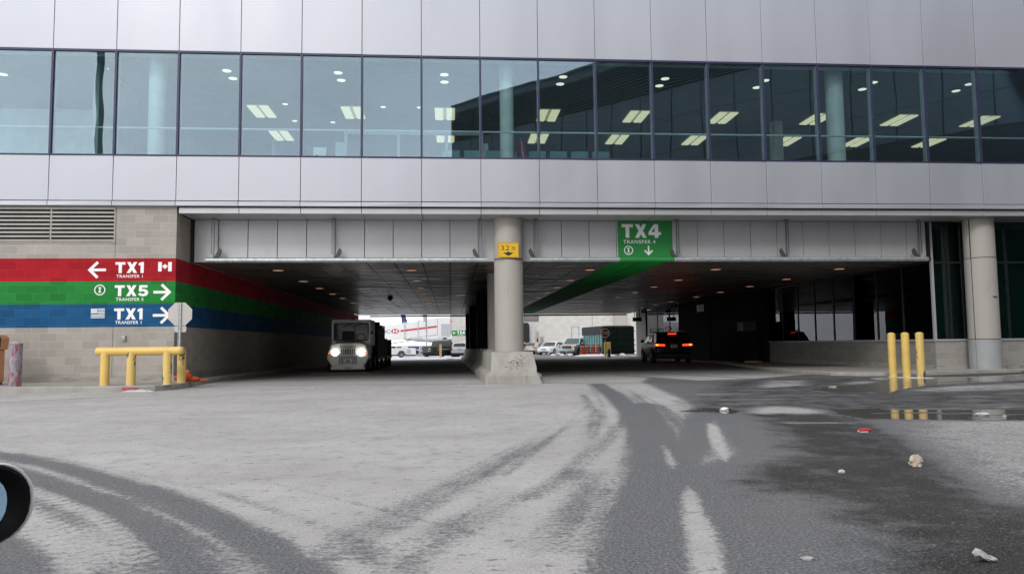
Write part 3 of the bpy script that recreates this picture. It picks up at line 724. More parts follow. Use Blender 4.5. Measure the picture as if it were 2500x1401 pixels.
# maple leaf flag in white
leaf = [(0, 1), (.18, .68), (.36, .76), (.28, .36), (.50, .56), (.58, .42), (.92, .46), (.80, .16), (.96, .02), (.46, -.34), (.52, -.52), (.06, -.44), (.06, -.95)]
leaf = leaf + [(-x, z) for x, z in reversed(leaf[1:])]
fb = MB()
for a, c in ((-7.208, -7.122), (-6.968, -6.882)): fb.prism([(a, 2.81), (c, 2.81), (c, 3.042), (a, 3.042)], (0, YL, 0), UX, UZ, (0, -0.003, 0))
fb.prism([(-7.045 + x * 0.068, 2.926 + z * 0.075) for x, z in leaf], (0, YL, 0), UX, UZ, (0, -0.003, 0))
fb.build('flag_symbol', 'sign white', W, smooth=0)
# stars and stripes in white
fb = MB(); sh = (1.90 - 1.667) / 13
for k in range(7):
    z0 = 1.667 + 2 * k * sh; x0 = -8.774 if k < 3 else -8.615
    fb.prism([(x0, z0), (-8.449, z0), (-8.449, z0 + sh), (x0, z0 + sh)], (0, YL, 0), UX, UZ, (0, -0.003, 0))
for r in range(4):
    for c in range(5):
        x0 = -8.774 + c * 0.0305; z0 = 1.785 + r * 0.029
        fb.prism([(x0, z0), (x0 + 0.0265, z0), (x0 + 0.0265, z0 + 0.025), (x0, z0 + 0.025)], (0, YL, 0), UX, UZ, (0, -0.003, 0))
fb.build('flag_symbol', 'sign white', W, smooth=0)
for z0, z1 in ((0.26, 1.44), (3.14, 3.515)): MB().box(-8.25, -8.243, 19.277, 19.29, z0, z1).build('control_joint', 'joint', W, smooth=0)
# air louvre
lv = MB().box(-40, -8.26, 19.26, 19.34, 4.352, 4.40).box(-8.285, -8.25, 19.262, 19.34, 3.52, 4.352).box(-40, -8.285, 19.262, 19.34, 3.515, 3.545).box(-9.80, -9.765, 19.27, 19.34, 3.545, 4.352)
lv = lv.build('louvre', 'louvre metal', T, smooth=0)
sl = MB()
for k in range(8):
    z = 3.56 + k * 0.099
    for x0, x1 in ((-9.76, -8.29), (-12, -9.805), (-16, -12.02)):
        sl.prism([(19.268, z + 0.048), (19.268, z), (19.276, z - 0.004), (19.40, z + 0.062), (19.395, z + 0.07)], (x0, 0, 0), (0, 1, 0), UZ, (x1 - x0, 0, 0))
sl.build('slats', 'louvre metal', lv, smooth=0)
MB().box(-16, -8.26, 19.42, 19.5, 3.53, 4.36).build('louvre_void', 'black void', lv, smooth=0)

# upstairs windows, one per bay
for n in range(-3, 20):
    x0, x1 = joint(n), joint(n + 1)
    fr = MB().box(x0 - 0.026, x0 + 0.026, YF - 0.012, YF + 0.03, 5.735, 8.345)
    fr.box(x0 - 0.026, x1 - 0.027, YF - 0.008, YF + 0.06, 8.347, 8.392).box(x0 - 0.026, x1 - 0.027, YF - 0.008, YF + 0.06, 5.697, 5.733)
    w_ = fr.build('window', 'navy frame', T, smooth=0)
    MB().box(x0 + 0.004, x1 - 0.004, YF + 0.033, YF + 0.041, 5.735, 8.345).build('pane', 'window glass', w_, smooth=0)
    MB().box(x0 - 0.03, x0 + 0.03, YF + 0.046, YF + 0.19, 5.735, 8.345).build('mullion', 'pale frame', w_, smooth=0)
    MB().cyl((x0 + 0.035, YF + 0.10, 6.43), (x1 - 0.035, YF + 0.10, 6.43), 0.026, n=10).build('handrail', 'pale frame', w_)
# the hall behind them
XL, XR = joint(-4), joint(31)
MB().box(XL, XR, YF + 0.2, 31.1, 5.52, 5.60).build('hall_floor', 'room floor', T, smooth=0)
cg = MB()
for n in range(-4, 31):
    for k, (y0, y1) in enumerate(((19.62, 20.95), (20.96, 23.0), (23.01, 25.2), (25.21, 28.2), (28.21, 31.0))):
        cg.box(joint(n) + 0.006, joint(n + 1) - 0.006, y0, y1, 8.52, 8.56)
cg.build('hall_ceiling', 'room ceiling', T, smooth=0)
MB().box(XL, XR, YF + 0.20, 19.60, 8.36, 8.54).build('ceiling_edge', 'pale frame', T, smooth=0)
MB().box(XL, XR, 31.0, 31.1, 5.6, 8.7).box(XL, XL + 0.1, 19.5, 31, 5.6, 8.7).box(XR - 0.1, XR, 19.5, 31, 5.6, 8.7).build('hall_wall', 'room wall', T, smooth=0)
MB().box(XL + 0.11, -9.41, 22.6, 22.7, 5.6, 7.9).box(-9.4, -9.25, 20.4, 31, 5.6, 8.5).box(-5.7, -5.6, 24.5, 31, 5.6, 7.6).build('partition_wall', 'room wall', T, smooth=0)
for x, y, r in ((-7.58, 19.95, 0.21), (1.55, 19.95, 0.19), (10.79, 19.95, 0.24), (11.36, 25.0, 0.22)):
    MB().cyl((x, y, 5.6), (x, y, 8.52), r, n=28, caps=False).build('hall_column', 'room column', T)
# glazed screens and a lobby frame inside
sc_ = MB()
for x in (-3.15, -1.55, -0.08, 1.0):
    sc_.box(x - 0.04, x + 0.04, 22.9, 22.98, 5.6, 7.35)
sc_.box(-3.2, 1.05, 22.9, 22.98, 7.35, 7.47).box(-3.45, -3.2, 22.92, 22.98, 5.6, 7.1).box(0.98, 1.2, 22.92, 22.98, 5.6, 7.1)
sc_.box(-0.9, -0.1, 22.8, 22.88, 5.6, 6.45)
sc_.build('lobby_screen', 'pale frame', T, smooth=0)
MB().box(-2.6, -1.9, 26.4, 26.45, 5.6, 7.0).box(-1.8, -1.2, 26.4, 26.45, 5.6, 7.0).build('inner_door', 'room wall', T, smooth=0)

# ground floor glazing on the right: front and tunnel side
YG = 20.42
def gbase(z): return z
MB().box(13.72, XR, YG + 0.0, YG + 0.25, 0.20, 0.868).build('base_wall', 'base block', T, smooth=0)
MB().box(13.716, 14.0, YG + 0.004, 31.6, 0.20, 0.868).build('base_wall', 'base block side', T, smooth=0)
MB().box(13.70, XR, YG - 0.03, YG + 0.25, -0.05, 0.198).box(13.69, 14.0, YG + 0.251, 31.6, -0.2, 0.198).build('wall_plinth', 'plinth concrete', T, smooth=0, bevel=0.008)
MB().box(13.68, XR, YG - 0.035, YG + 0.2, 0.871, 0.925).box(13.675, 14.0, YG + 0.201, 31.6, 0.871, 0.925).build('sill', 'soffit panel', T, smooth=0, bevel=0.004)
fx = [13.74, 14.22, 14.63, 15.66, 15.98, 17.5, 19.0, 20.5, 22.0, 23.5, 25.0, 26.5, 28]
for a, c in zip(fx[:-1], fx[1:]):
    fr = MB().box(c - 0.025, c + 0.025, YG - 0.02, YG + 0.06, 0.928, 4.27).box(a + 0.026, c - 0.027, YG - 0.012, YG + 0.06, 3.08, 3.14).box(a + 0.026, c - 0.027, YG - 0.012, YG + 0.06, 4.22, 4.27)
    w_ = fr.build('window', 'dark frame', T, smooth=0)
    MB().box(a + 0.026, c - 0.026, YG + 0.012, YG + 0.02, 0.928, 4.25).build('pane', 'dark glass', w_, smooth=0)
MB().box(13.69, 13.755, YG - 0.03, YG + 0.05, 0.928, 4.27).build('corner_post', 'soffit panel', T, smooth=0)
sy = [YG + 0.06 + 1.394 * k for k in range(9)]
for a, c in zip(sy[:-1], sy[1:]):
    fr = MB().box(13.70, 13.78, c - 0.02, c + 0.02, 0.928, 3.165).box(13.705, 13.78, a + 0.021, c - 0.022, 3.11, 3.16)
    w_ = fr.build('window', 'dark frame', T, smooth=0)
    MB().box(13.728, 13.736, a + 0.021, c - 0.021, 0.928, 3.165).build('pane', 'dark glass', w_, smooth=0)
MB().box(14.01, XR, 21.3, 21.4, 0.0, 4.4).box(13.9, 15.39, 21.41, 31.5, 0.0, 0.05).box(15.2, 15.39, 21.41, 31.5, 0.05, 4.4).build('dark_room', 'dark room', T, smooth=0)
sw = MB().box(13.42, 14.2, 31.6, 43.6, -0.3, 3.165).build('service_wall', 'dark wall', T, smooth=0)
for y0, y1, z1 in ((34.2, 35.3, 2.15), (38.2, 40.4, 2.3)): MB().box(13.38, 13.417, y0, y1, 0.0, z1).build('door', 'dark wall', T, smooth=0)
sy = [43.62 + 2.8 * k for k in range(4)]
for a, c in zip(sy[:-1], sy[1:]):
    w_ = MB().box(13.70, 13.78, c - 0.02, c + 0.02, 0.0, 3.165).build('window', 'dark frame', T, smooth=0)
    MB().box(13.728, 13.736, a + 0.021, c - 0.021, 0.0, 3.165).build('pane', 'dark glass', w_, smooth=0)
MB().box(13.66, 14.2, 52.05, 54.8, -0.3, 3.16).build('end_pier', 'column concrete', T, smooth=0)
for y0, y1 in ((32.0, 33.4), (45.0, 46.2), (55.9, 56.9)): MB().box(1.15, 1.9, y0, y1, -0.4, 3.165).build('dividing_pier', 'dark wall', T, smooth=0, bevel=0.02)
rebase(T, (2.0, 19.2, 0.0))

# ------------------------------------------------------------------ the wing that closes the yard behind the viewer (seen in the glass)
WG = thing('terminal_wing', 'dark clad wing of the terminal with a louvred top, mirrored in the upstairs glass', 'building')
c0 = Vector((0.2, -23.5, 0)); u45 = Vector((0.7071, 0.7071, 0)); nin = Vector((-0.7071, 0.7071, 0))
def wbox(b, s0, s1, z0, z1, d0, d1):
    """box along the wing face: s along, d outwards"""
    b.prism([(s0, z0), (s1, z0), (s1, z1), (s0, z1)], c0 + nin * d0, u45, UZ, nin * (d1 - d0)); return b
b = MB(); wbox(b, 0, 58.5, 0.0, 20.6, -16, -0.06); b.build('wing_core', 'wing glazing', WG, smooth=0)
b = MB()
for k in range(26):
    for z0, z1 in ((11.5, 13.3), (13.32, 15.6), (15.62, 17.6), (17.62, 20.0)):
        if k < 13 and z0 > 17: continue
        wbox(b, k * 2.25 + 0.04, (k + 1) * 2.25 - 0.04, z0, z1, -0.055, 0)
wbox(b, 0, 58.4, 20.02, 20.6, -0.055, 0.0)
b.build('cladding', 'wing cladding', WG, smooth=0)
b = MB()
for k in range(12): wbox(b, 0.0, 29.2, 17.66 + k * 0.195, 17.66 + k * 0.195 + 0.10, -0.05, 0.10)
b.build('louvre', 'wing louvre', WG, smooth=0)
b = MB(); wbox(b, 0, 58.4, 20.6, 20.75, -0.4, 0.15); b.build('parapet', 'wing cladding', WG, smooth=0)
rebase(WG, (20.0, -4.0, 0.0))
ms = thing('floodlight_mast', 'tall slim mast standing in the yard, mirrored in the left upstairs windows', 'mast', (-22.6, -11.5, 0))
MB().cyl((0, 0, 0), (0, 0, 34), 0.24, 0.20, 14).build('pole', 'mast metal', ms)
MB().box(-0.9, 0.9, -0.2, 0.2, 34, 34.5).build('lamp_head', 'mast metal', ms, smooth=0, bevel=0.03)
# ------------------------------------------------------------------ columns, barriers, bars and signs
def gl(x, y): return (x, y, ground_z(y))
c = thing('pillar', 'round concrete pillar between the two roads carrying a yellow clearance sign', 'pillar', (1.56, 20.0, 0))
MB().cyl((0, 0, 0.0), (0, 0, 3.155), 0.385, n=40, caps=False).cyl((0, 0, 3.175), (0, 0, 4.27), 0.382, n=40, caps=False).build('shaft', 'column concrete', c)
MB().cyl((0, 0, 3.15), (0, 0, 3.18), 0.374, n=40, caps=False).build('joint_ring', 'joint', c)
c = thing('pillar', 'round concrete pillar on the far right in front of the dark glass wall', 'pillar', (14.84, 19.95, 0))
MB().cyl((0, 0, 0.925), (0, 0, 3.155), 0.395, n=40, caps=False).cyl((0, 0, 3.175), (0, 0, 4.27), 0.39, n=40, caps=False).build('shaft', 'column concrete', c)
MB().cyl((0, 0, 3.15), (0, 0, 3.18), 0.383, n=40, caps=False).cyl((0, 0, 0.90), (0, 0, 0.93), 0.383, n=40, caps=False).build('joint_ring', 'joint', c)
MB().cyl((0, 0, 0.03), (0, 0, 0.905), 0.40, n=40).build('base_sleeve', 'column base paint', c)
MB().box(-0.372, -0.365, -0.152, -0.12, 0.05, 4.26).build('seam', 'joint', c, smooth=0)
MB().box(0.02, 0.15, -0.402, -0.385, 2.06, 2.085).build('name_plate', 'sign black', c, smooth=0)
c = thing('pillar', 'second round concrete pillar half hidden behind the centre pillar', 'pillar', (1.60, 23.9, ground_z(23.9)))
MB().cyl((0, 0, 0.0), (0, 0, 3.18), 0.42, n=36, caps=False).build('shaft', 'column concrete', c)

# the flared concrete block under the pillar
c = thing('barrier_block', 'wide flared concrete block with a chipped corner at the foot of the centre pillar', 'barrier', (1.46, 17.2, 0))
b = MB()
rings = [(0.79, 2.13, 17.16, 22.2, 0.0), (0.80, 2.12, 17.17, 22.2, 0.20), (0.93, 2.0, 17.36, 22.2, 0.285), (0.955, 1.92, 17.63, 22.2, 0.735)]
for x0, x1, y0, y1, z in rings: b.v += [(x0 - 1.46, y0 - 17.2, z), (x1 - 1.46, y0 - 17.2, z), (x1 - 1.46, y1 - 17.2, z), (x0 - 1.46, y1 - 17.2, z)]
for k in range(3): b.f += [(4 * k + i, 4 * k + (i + 1) % 4, 4 * k + 4 + (i + 1) % 4, 4 * k + 4 + i) for i in range(4)]
b.f += [(12, 13, 14, 15), (3, 2, 1, 0)]
blk = b.build('block', 'barrier concrete', c, smooth=25)
bm = bmesh.new(); bm.from_mesh(blk.data)
bmesh.ops.subdivide_edges(bm, edges=bm.edges, cuts=14, use_grid_fill=True)
for v in bm.verts:                                     # chipped right-hand corner and a slightly uneven cast face
    d = (Vector((v.co.x - 0.67, v.co.y + 0.02, v.co.z - 0.22))).length
    k = max(0.0, 1 - d / 0.30)
    v.co.x -= 0.10 * k; v.co.z -= 0.05 * k; v.co.y += 0.05 * k
    q = math.sin(v.co.x * 31 + v.co.z * 17) * math.sin(v.co.z * 41 + v.co.y * 23)
    if v.co.z > 0.02: v.co.y += 0.004 * q; v.co.x += 0.004 * q
bm.to_mesh(blk.data); bm.free()
random.seed(8); b = MB()
for _ in range(150):
    x = random.gauss(0.08, 0.13); z = random.gauss(0.50, 0.11)
    if not (-0.4 < x < 0.45 and 0.30 < z < 0.71): continue
    y = 0.16 + (z - 0.285) * 0.6 - 0.006; r = random.uniform(0.004, 0.016)
    b.prism([(x + r * random.uniform(.5, 1.3) * math.cos(a), r * random.uniform(.4, 1.2) * math.sin(a)) for a in (0.2, 1.3, 2.5, 3.6, 4.6, 5.6)], (0, y, z), UX, (0, 0.51, 0.86), (0, -0.002, 0.001))
b.build('scuff_marks', 'chipped concrete', c, smooth=0)
names = ['first', 'second', 'third', 'fourth', 'fifth', 'sixth']
for k in range(6):
    y0 = 22.3 + k * 5.8; z = ground_z(y0 + 2.9)
    c = thing('concrete_barrier', '%s concrete safety barrier in the row behind the centre pillar block, counted from the front' % names[k], 'barrier', (1.2, y0, z), group='barriers between the two roads')
    MB().prism([(-0.41, -0.05), (-0.41, 0.12), (-0.20, 0.32), (-0.11, 0.80), (0.11, 0.80), (0.20, 0.32), (0.41, 0.12), (0.41, -0.05)], (0, 0, 0), UX, UZ, (0, 5.72, 0)).build('block', 'barrier concrete', c, smooth=0, bevel=0.02)

# clearance sign on the pillar
c = thing('clearance_sign', 'yellow square sign reading 3.2 m with a black wedge arrow on the pillar', 'sign', (1.527, 19.575, 3.17))
MB().box(-0.278, 0.278, 0.0, 0.012, 0.0, 0.40).build('panel', 'sign yellow', c, smooth=0, bevel=0.004)
b = MB()
for x0, x1, z0, z1 in ((-0.268, 0.268, 0.384, 0.389), (-0.268, 0.268, 0.011, 0.016), (-0.268, -0.263, 0.017, 0.383), (0.263, 0.268, 0.017, 0.383)): b.box(x0, x1, -0.003, 0.0, z0, z1)
b.build('border', 'sign black', c, smooth=0)
text_mesh('lettering', '3.2', -0.185, 0.025, 0.195, 0.32, (0, 0, 0), UX, UZ, (0, -0.003, 0), 'sign black', c, 0.0)
text_mesh('lettering', 'm', 0.092, 0.180, 0.197, 0.285, (0, 0, 0), UX, UZ, (0, -0.003, 0), 'sign black', c, 0.0)
MB().prism([(-.03, .16), (.03, .16), (.03, .135), (.135, .135), (.07, .085), (0, .05), (-.07, .085), (-.135, .135), (-.03, .135)], (0, 0, 0), UX, UZ, (0, -0.003, 0)).build('arrow', 'sign black', c, smooth=0)
for x, z in ((0, 0.372), (0, 0.03), (-0.25, 0.3), (0.25, 0.3)): MB().cyl((x, -0.006, z), (x, 0, z), 0.008, n=8).build('bolt', 'dull steel', c)
MB().cyl((0.033, 0.425, -0.04), (0.033, 0.425, -0.022), 0.389, n=40, caps=False).build('strap', 'dull steel', c)

# hanging height bars
def height_bar(label, x0, x1, hang, green=None):
    c = thing('height_bar', label, 'height bar', ((x0 + x1) / 2, 20.06, 3.17), group='pipes hung under the lintel')
    cx = (x0 + x1) / 2
    segs = [(x0, x1)] if not green else [(x0, green[0]), (green[1], x1)]
    b = MB()
    for a, e in segs: b.cyl((a - cx, 0, 0), (e - cx, 0, 0), 0.066, n=24)
    b.build('pipe', 'galvanised', c)
    if green: tag(MB().cyl((green[0] - cx, 0, 0), (green[1] - cx, 0, 0), 0.069, n=24).build('pipe', 'sign green', c), 'green painted length of pipe')
    for x, s in hang:
        x -= cx
        h = MB().box(x - 0.016, x + 0.016, -0.02, 0.02, 0.10, 1.09)
        h.box(x - 0.045 * s - 0.012, x - 0.045 * s + 0.012, -0.05, -0.03, 0.16, 1.09)
        h = h.build('hanger', 'dull steel', c, smooth=0)
        MB().prism([(0.0, 0.05), (0.05 * s, 0.05), (0.16 * s, 0.13), (0.20 * s, 0.25), (0.15 * s, 0.32), (0.11 * s, 0.27), (0.04 * s, 0.12)], (x, -0.01, 0), UX, UZ, (0, 0.06, 0)).build('bracket', 'bracket steel', h, smooth=0, bevel=0.004)
        MB().box(x - 0.05, x + 0.05, -0.06, 0.06, 1.09, 1.1).cyl((x, -0.035, 0.1), (x, 0.035, 0.1), 0.022, n=10).build('fixing_plate', 'dull steel', h, smooth=0)
height_bar('galvanised pipe hung across the left road opening', -6.31, 1.0, ((-6.12, 1), (-3.04, 1), (0.80, -1)))
height_bar('galvanised pipe with a green length hung across the right road opening', 2.14, 13.37, ((2.31, -1), (6.19, -1), (9.29, -1), (13.14, -1)), (4.585, 6.10))

# TX4 sign over the right road
c = thing('transfer_sign', 'green TX4 transfer sign panel on the lintel over the right road', 'sign', (5.375, 20.3, 3.2))
YS = -0.003
MB().box(-0.765, 0.765, 0.0, 0.015, 0.0, 1.06).build('panel', 'sign green', c, smooth=0, bevel=0.002)
def t2(s, x0, x1, z0, z1, bold, sp=1.0): text_mesh('lettering', s, x0 - 5.375, x1 - 5.375, z0 - 3.2, z1 - 3.2, (0, 0, 0), UX, UZ, (0, -0.003, 0), 'sign white', c, bold, sp)
glyphs('TX4', 4.72 - 5.375, 5.82 - 5.375, 0.60, 0.98, c, 0.0); t2('TRANSFER 4', 4.757, 5.66, 3.64, 3.74, 0.012, 1.1)
ring(4.90 - 5.375, 3.454 - 3.2, 0.125, 0.022, c, 0.0)
ax, a0 = 5.463 - 5.375, 3.31 - 3.2
flat([(ax + y, a0 - x) for x, y in [(p[0], p[1]) for p in arrow_poly(0, -0.27, 0, 0.125, 0.042, 1)]], c, 0.0)

# ------------------------------------------------------------------ left pavement
c = thing('guard_rail', 'low yellow pipe guard rail with scuffed legs on the left pavement', 'guard rail', (-6.75, 17.15, 0.12))
rr_ = 0.092
MB().cyl((-0.90, 0, 0.735), (0.83, 0.0, 0.735), rr_, n=24).ball((-0.90, 0, 0.735), rr_, 20, 12, (0.35, 1, 1)).build('rail', 'yellow paint', c)
MB().cyl((0.83, 0.0, 0.735), (0.60, 0.80, 0.735), rr_, n=24).ball((0.83, 0, 0.735), rr_ * 1.005, 20, 12).build('return_rail', 'yellow paint', c)
for x, y, m in ((-0.73, 0, 'yellow paint'), (-0.18, 0, 'scuffed yellow'), (0.58, 0.0, 'scuffed yellow'), (0.63, 0.74, 'scuffed yellow')):
    o = MB().cyl((x, y, 0.0), (x, y, 0.725), 0.094, n=24).build('leg', m, c)
    MB().cyl((x, y, -0.002), (x, y, 0.012), 0.105, n=24).build('collar', 'dirty snow', o)
c = thing('bollard', 'squat worn red and grey steel bollard with a concrete cap on the left pavement', 'bollard', (-9.44, 17.35, 0.12))
MB().cyl((0, 0, 0), (0, 0, 0.93), 0.125, n=28).build('post', 'worn red post', c)
MB().lathe([(0.001, 0.985), (0.05, 0.978), (0.09, 0.955), (0.118, 0.93), (0.118, 0.92)], n=24).build('cap', 'kerb concrete', c)
c = thing('heater_cabinet', 'orange machine cabinet with black hose standing at the left edge by the block wall', 'machine', (-10.42, 18.1, 0.12))
MB().box(-0.5, 0.20, -0.25, 0.25, 0.06, 0.80).build('body', 'orange paint', c, smooth=0, bevel=0.02)
MB().prism([(-0.5, 0.80), (0.24, 0.80), (0.27, 1.06), (0.20, 1.14), (-0.5, 1.14)], (0, -0.29, 0), UX, UZ, (0, 0.58, 0)).build('hood', 'orange paint', c, smooth=0, bevel=0.02)
MB().box(-0.06, 0.12, -0.296, -0.291, 0.96, 1.0).build('vent', 'black plastic', c, smooth=0)
MB().tube([(0.10, -0.2, 1.15), (0.24, -0.2, 1.16), (0.33, -0.2, 1.05), (0.32, -0.2, 0.86), (0.22, -0.22, 0.80), (0.20, -0.24, 0.62), (0.05, -0.27, 0.40)], 0.022).build('hose', 'black plastic', c)
MB().box(0.22, 0.25, -0.2, -0.17, 0.0, 0.62).build('leg', 'galvanised', c, smooth=0)
MB().box(-0.48, 0.18, -0.22, 0.22, 0.0, 0.06).build('skid', 'dull steel', c, smooth=0)
c = thing('sign_post', 'back of an octagonal stop sign on a perforated steel post at the wall corner', 'sign', (-6.44, 18.62, 0.12))
oc = [(0.30 * math.cos(PI / 8 + k * PI / 4), 1.60 + 0.30 * math.sin(PI / 8 + k * PI / 4)) for k in range(8)]
MB().prism(oc, (0, 0.03, 0), UX, UZ, (0, 0.004, 0)).build('sign_plate', 'sign back', c, smooth=0)
MB().prism([(-0.13, 1.31), (-0.13, 1.20), (-0.10, 1.17), (0.13, 1.17), (0.15, 1.20), (0.15, 1.30), (0.13, 1.318)], (0, 0.03, 0), UX, UZ, (0, 0.004, 0)).build('tab_plate', 'sign back', c, smooth=0)
b = MB().box(-0.028, 0.028, 0.005, 0.028, 0.0, 1.875).box(-0.028, -0.020, -0.012, 0.005, 0.0, 1.875).box(0.020, 0.028, -0.012, 0.005, 0.0, 1.875)
p_ = b.build('post', 'galvanised', c, smooth=0)
b = MB()
for k in range(36): b.cyl((0, 0.0025, 0.06 + k * 0.05), (0, 0.0052, 0.06 + k * 0.05), 0.008, n=6)
b.build('holes', 'joint', p_, smooth=0)
c = thing('sandbag', 'crumpled orange sandbag lying at the foot of the sign post', 'sandbag', (-6.20, 18.25, 0.12))
b = MB(); random.seed(3)
b.ball((0.0, 0, 0.10), 0.16, 18, 12, (1.25, 0.9, 0.62)); b.ball((0.22, 0.05, 0.06), 0.11, 14, 10, (1.3, 0.8, 0.6)); b.ball((0.02, 0.05, 0.20), 0.085, 14, 10, (1.0, 0.8, 0.7)); b.ball((0.42, 0.08, 0.03), 0.06, 12, 8, (1.5, 0.9, 0.5))
for i, p in enumerate(b.v):
    q = 1 + 0.13 * math.sin(p[0] * 47 + p[2] * 31) * math.sin(p[1] * 53 + p[0] * 17) + random.uniform(-0.05, 0.05)
    b.v[i] = (p[0] * q, p[1] * q, max(0.0, p[2] * q))
b.build('bag', 'orange cloth', c, smooth=50)
c = thing('outlet_box', 'small grey electrical outlet box on the block wall under the blue band', 'outlet', (-7.97, 19.28, 1.10))
MB().box(-0.045, 0.045, -0.05, 0.0, 0.0, 0.13).build('box', 'electrical grey', c, smooth=0, bevel=0.006)
MB().box(-0.035, 0.035, -0.065, -0.05, 0.06, 0.12).build('cover', 'galvanised', c, smooth=0, bevel=0.004)
def lump(name, label, cat, loc, sx, sy, sz, mat, seed, kind=None, rz=0.0):
    random.seed(seed); b = MB().ball((0, 0, 0), 1.0, 22, 12, (sx, sy, sz), zmin=-0.15)
    ph = [random.uniform(0, 6.28) for _ in range(6)]
    for i, p in enumerate(b.v):
        a = math.atan2(p[1] / sy, p[0] / sx)
        q = 1 + 0.16 * math.sin(3 * a + ph[0]) + 0.10 * math.sin(5 * a + ph[1]) + 0.06 * math.sin(9 * a + ph[2])
        b.v[i] = (p[0] * q, p[1] * q, max(-0.01, p[2] * (0.8 + 0.35 * math.sin(4 * a + ph[3]) * math.sin(p[0] / sx * 5 + ph[4])) + random.uniform(-0.03, 0.03) * sz))
    o = b.build(name, mat, None, smooth=70); o.location = loc; o.rotation_euler.z = rz
    return tag(o, label, cat, kind=kind)
lump('snow_pile', 'dirty snow heaped along the kerb below the yellow guard rail', 'snow', (-6.55, 16.68, 0.0), 0.30, 0.06, 0.05, 'dirty snow', 5)
tag(MB().box(-0.16, 0.16, -0.004, 0.0, 0.03, 0.10).build('kerb_paint', 'faded red', None, smooth=0), 'patch of red paint on the kerb face below the guard rail', 'paint patch').location = (-6.78, 16.722, 0)

# ------------------------------------------------------------------ right-hand bollards
YB3 = None
for x, y, lab in ((10.97, 18.05, 'tall yellow bollard, leftmost of the three at the right kerb'), (11.12, 17.72, 'tall yellow bollard, middle one of the three at the right kerb'), (11.33, 17.47, 'tall yellow bollard with black scuffs, rightmost of the three at the right kerb')):
    if YB3 is None:
        YB3 = thing('bollard', lab, 'bollard', (x, y, 0), group='yellow bollards at the right kerb')
        MB().cyl((0, 0, 0), (0, 0, 1.07), 0.092, n=28).build('post', 'yellow paint', YB3)
        MB().lathe([(0.001, 1.105), (0.04, 1.10), (0.07, 1.087), (0.092, 1.065)], n=28).build('cap', 'yellow paint', YB3)
    else:
        k_ = copy_tree(YB3, (x, y, 0), label=lab)
        if 'scuffs' in lab:
            for ch in k_.children:
                if ch.name.startswith('post'): ch.data = ch.data.copy(); ch.data.materials[0] = MATS['scuffed yellow']
lump('snow_pile', 'thin crust of snow around the feet of the three yellow bollards', 'snow', (11.15, 17.66, 0.0), 0.50, 0.10, 0.02, 'dirty snow', 9, rz=-1.0)
# ------------------------------------------------------------------ litter
def crumple(name, label, loc, r, mat, seed, sc=(1, 1, 1), rz=0.0, spike=None):
    random.seed(seed); b = MB().ball((0, 0, 0), r, 14, 9)
    for i, p in enumerate(b.v):
        q = random.uniform(0.72, 1.15)
        b.v[i] = (p[0] * q * sc[0], p[1] * q * sc[1], max(-r * sc[2] * 0.6, p[2] * q * sc[2]))
    if spike:
        for i, p in enumerate(b.v):
            k = max(0, 1 - math.hypot(p[0] - spike[0], p[1] - spike[1]) / 0.05)
            b.v[i] = (p[0], p[1], p[2] + spike[2] * k)
    zm = min(p[2] for p in b.v); b.v = [(p[0], p[1], p[2] - zm) for p in b.v]
    o = b.build(name, mat, None, smooth=0); o.location = loc; o.rotation_euler.z = rz
    return tag(o, label, 'litter')
crumple('snow_lump', 'clean white lump of snow by the patch edge in the wet lane', (3.66, 9.95, 0.0), 0.05, 'snow', 1, (1.25, 0.8, 0.55))
crumple('paper_bag', 'crumpled brown and white paper bag standing in the melt water', (3.38, 5.33, 0.0), 0.056, 'paper brown', 4, (0.85, 0.8, 0.95))
crumple('plastic_scrap', 'torn grey white plastic wrapper with a raised corner in the lower right', (2.21, 3.05, 0.0), 0.036, 'paper grey', 12, (1.35, 0.75, 0.42), -0.15, (-0.03, 0.0, 0.034))
crumple('paper_scrap', 'small pale paper scrap lying near the bottom edge of the road', (1.50, 3.16, 0.0), 0.02, 'paper grey', 15, (1.4, 1, 0.4))
crumple('plastic_scrap', 'white crumpled wrapper floating in the long puddle on the right', (6.40, 8.72, 0.0), 0.062, 'paper white', 21, (1.6, 0.9, 0.35))
crumple('paper_scrap', 'tiny white scrap beside the wrapper in the long puddle', (6.52, 8.5, 0.0), 0.02, 'paper white', 22, (1.2, 1, 0.6))
crumple('paper_scrap', 'pinkish flattened paper on the wet ground before the right kerb', (7.55, 14.5, 0.0), 0.075, 'paper brown', 25, (1.2, 0.9, 0.18))
crumple('paper_scrap', 'tiny white crumb of paper left of the brown paper bag', (2.72, 5.15, 0.0), 0.02, 'paper white', 27, (1.3, 1, 0.7))
c = thing('drink_can', 'flattened red and white drink can lying in the dark wet channel', 'can', (4.15, 7.38, 0.0), 0.06)
MB().cyl((-0.062, 0, 0.018), (0.062, 0, 0.018), 0.018, n=12).build('can_body', 'can red', c)
MB().cyl((-0.075, -0.015, 0.010), (-0.064, -0.015, 0.010), 0.010, n=10).box(-0.06, 0.02, -0.045, -0.028, 0.0, 0.010).build('label', 'paper white', c, smooth=0)

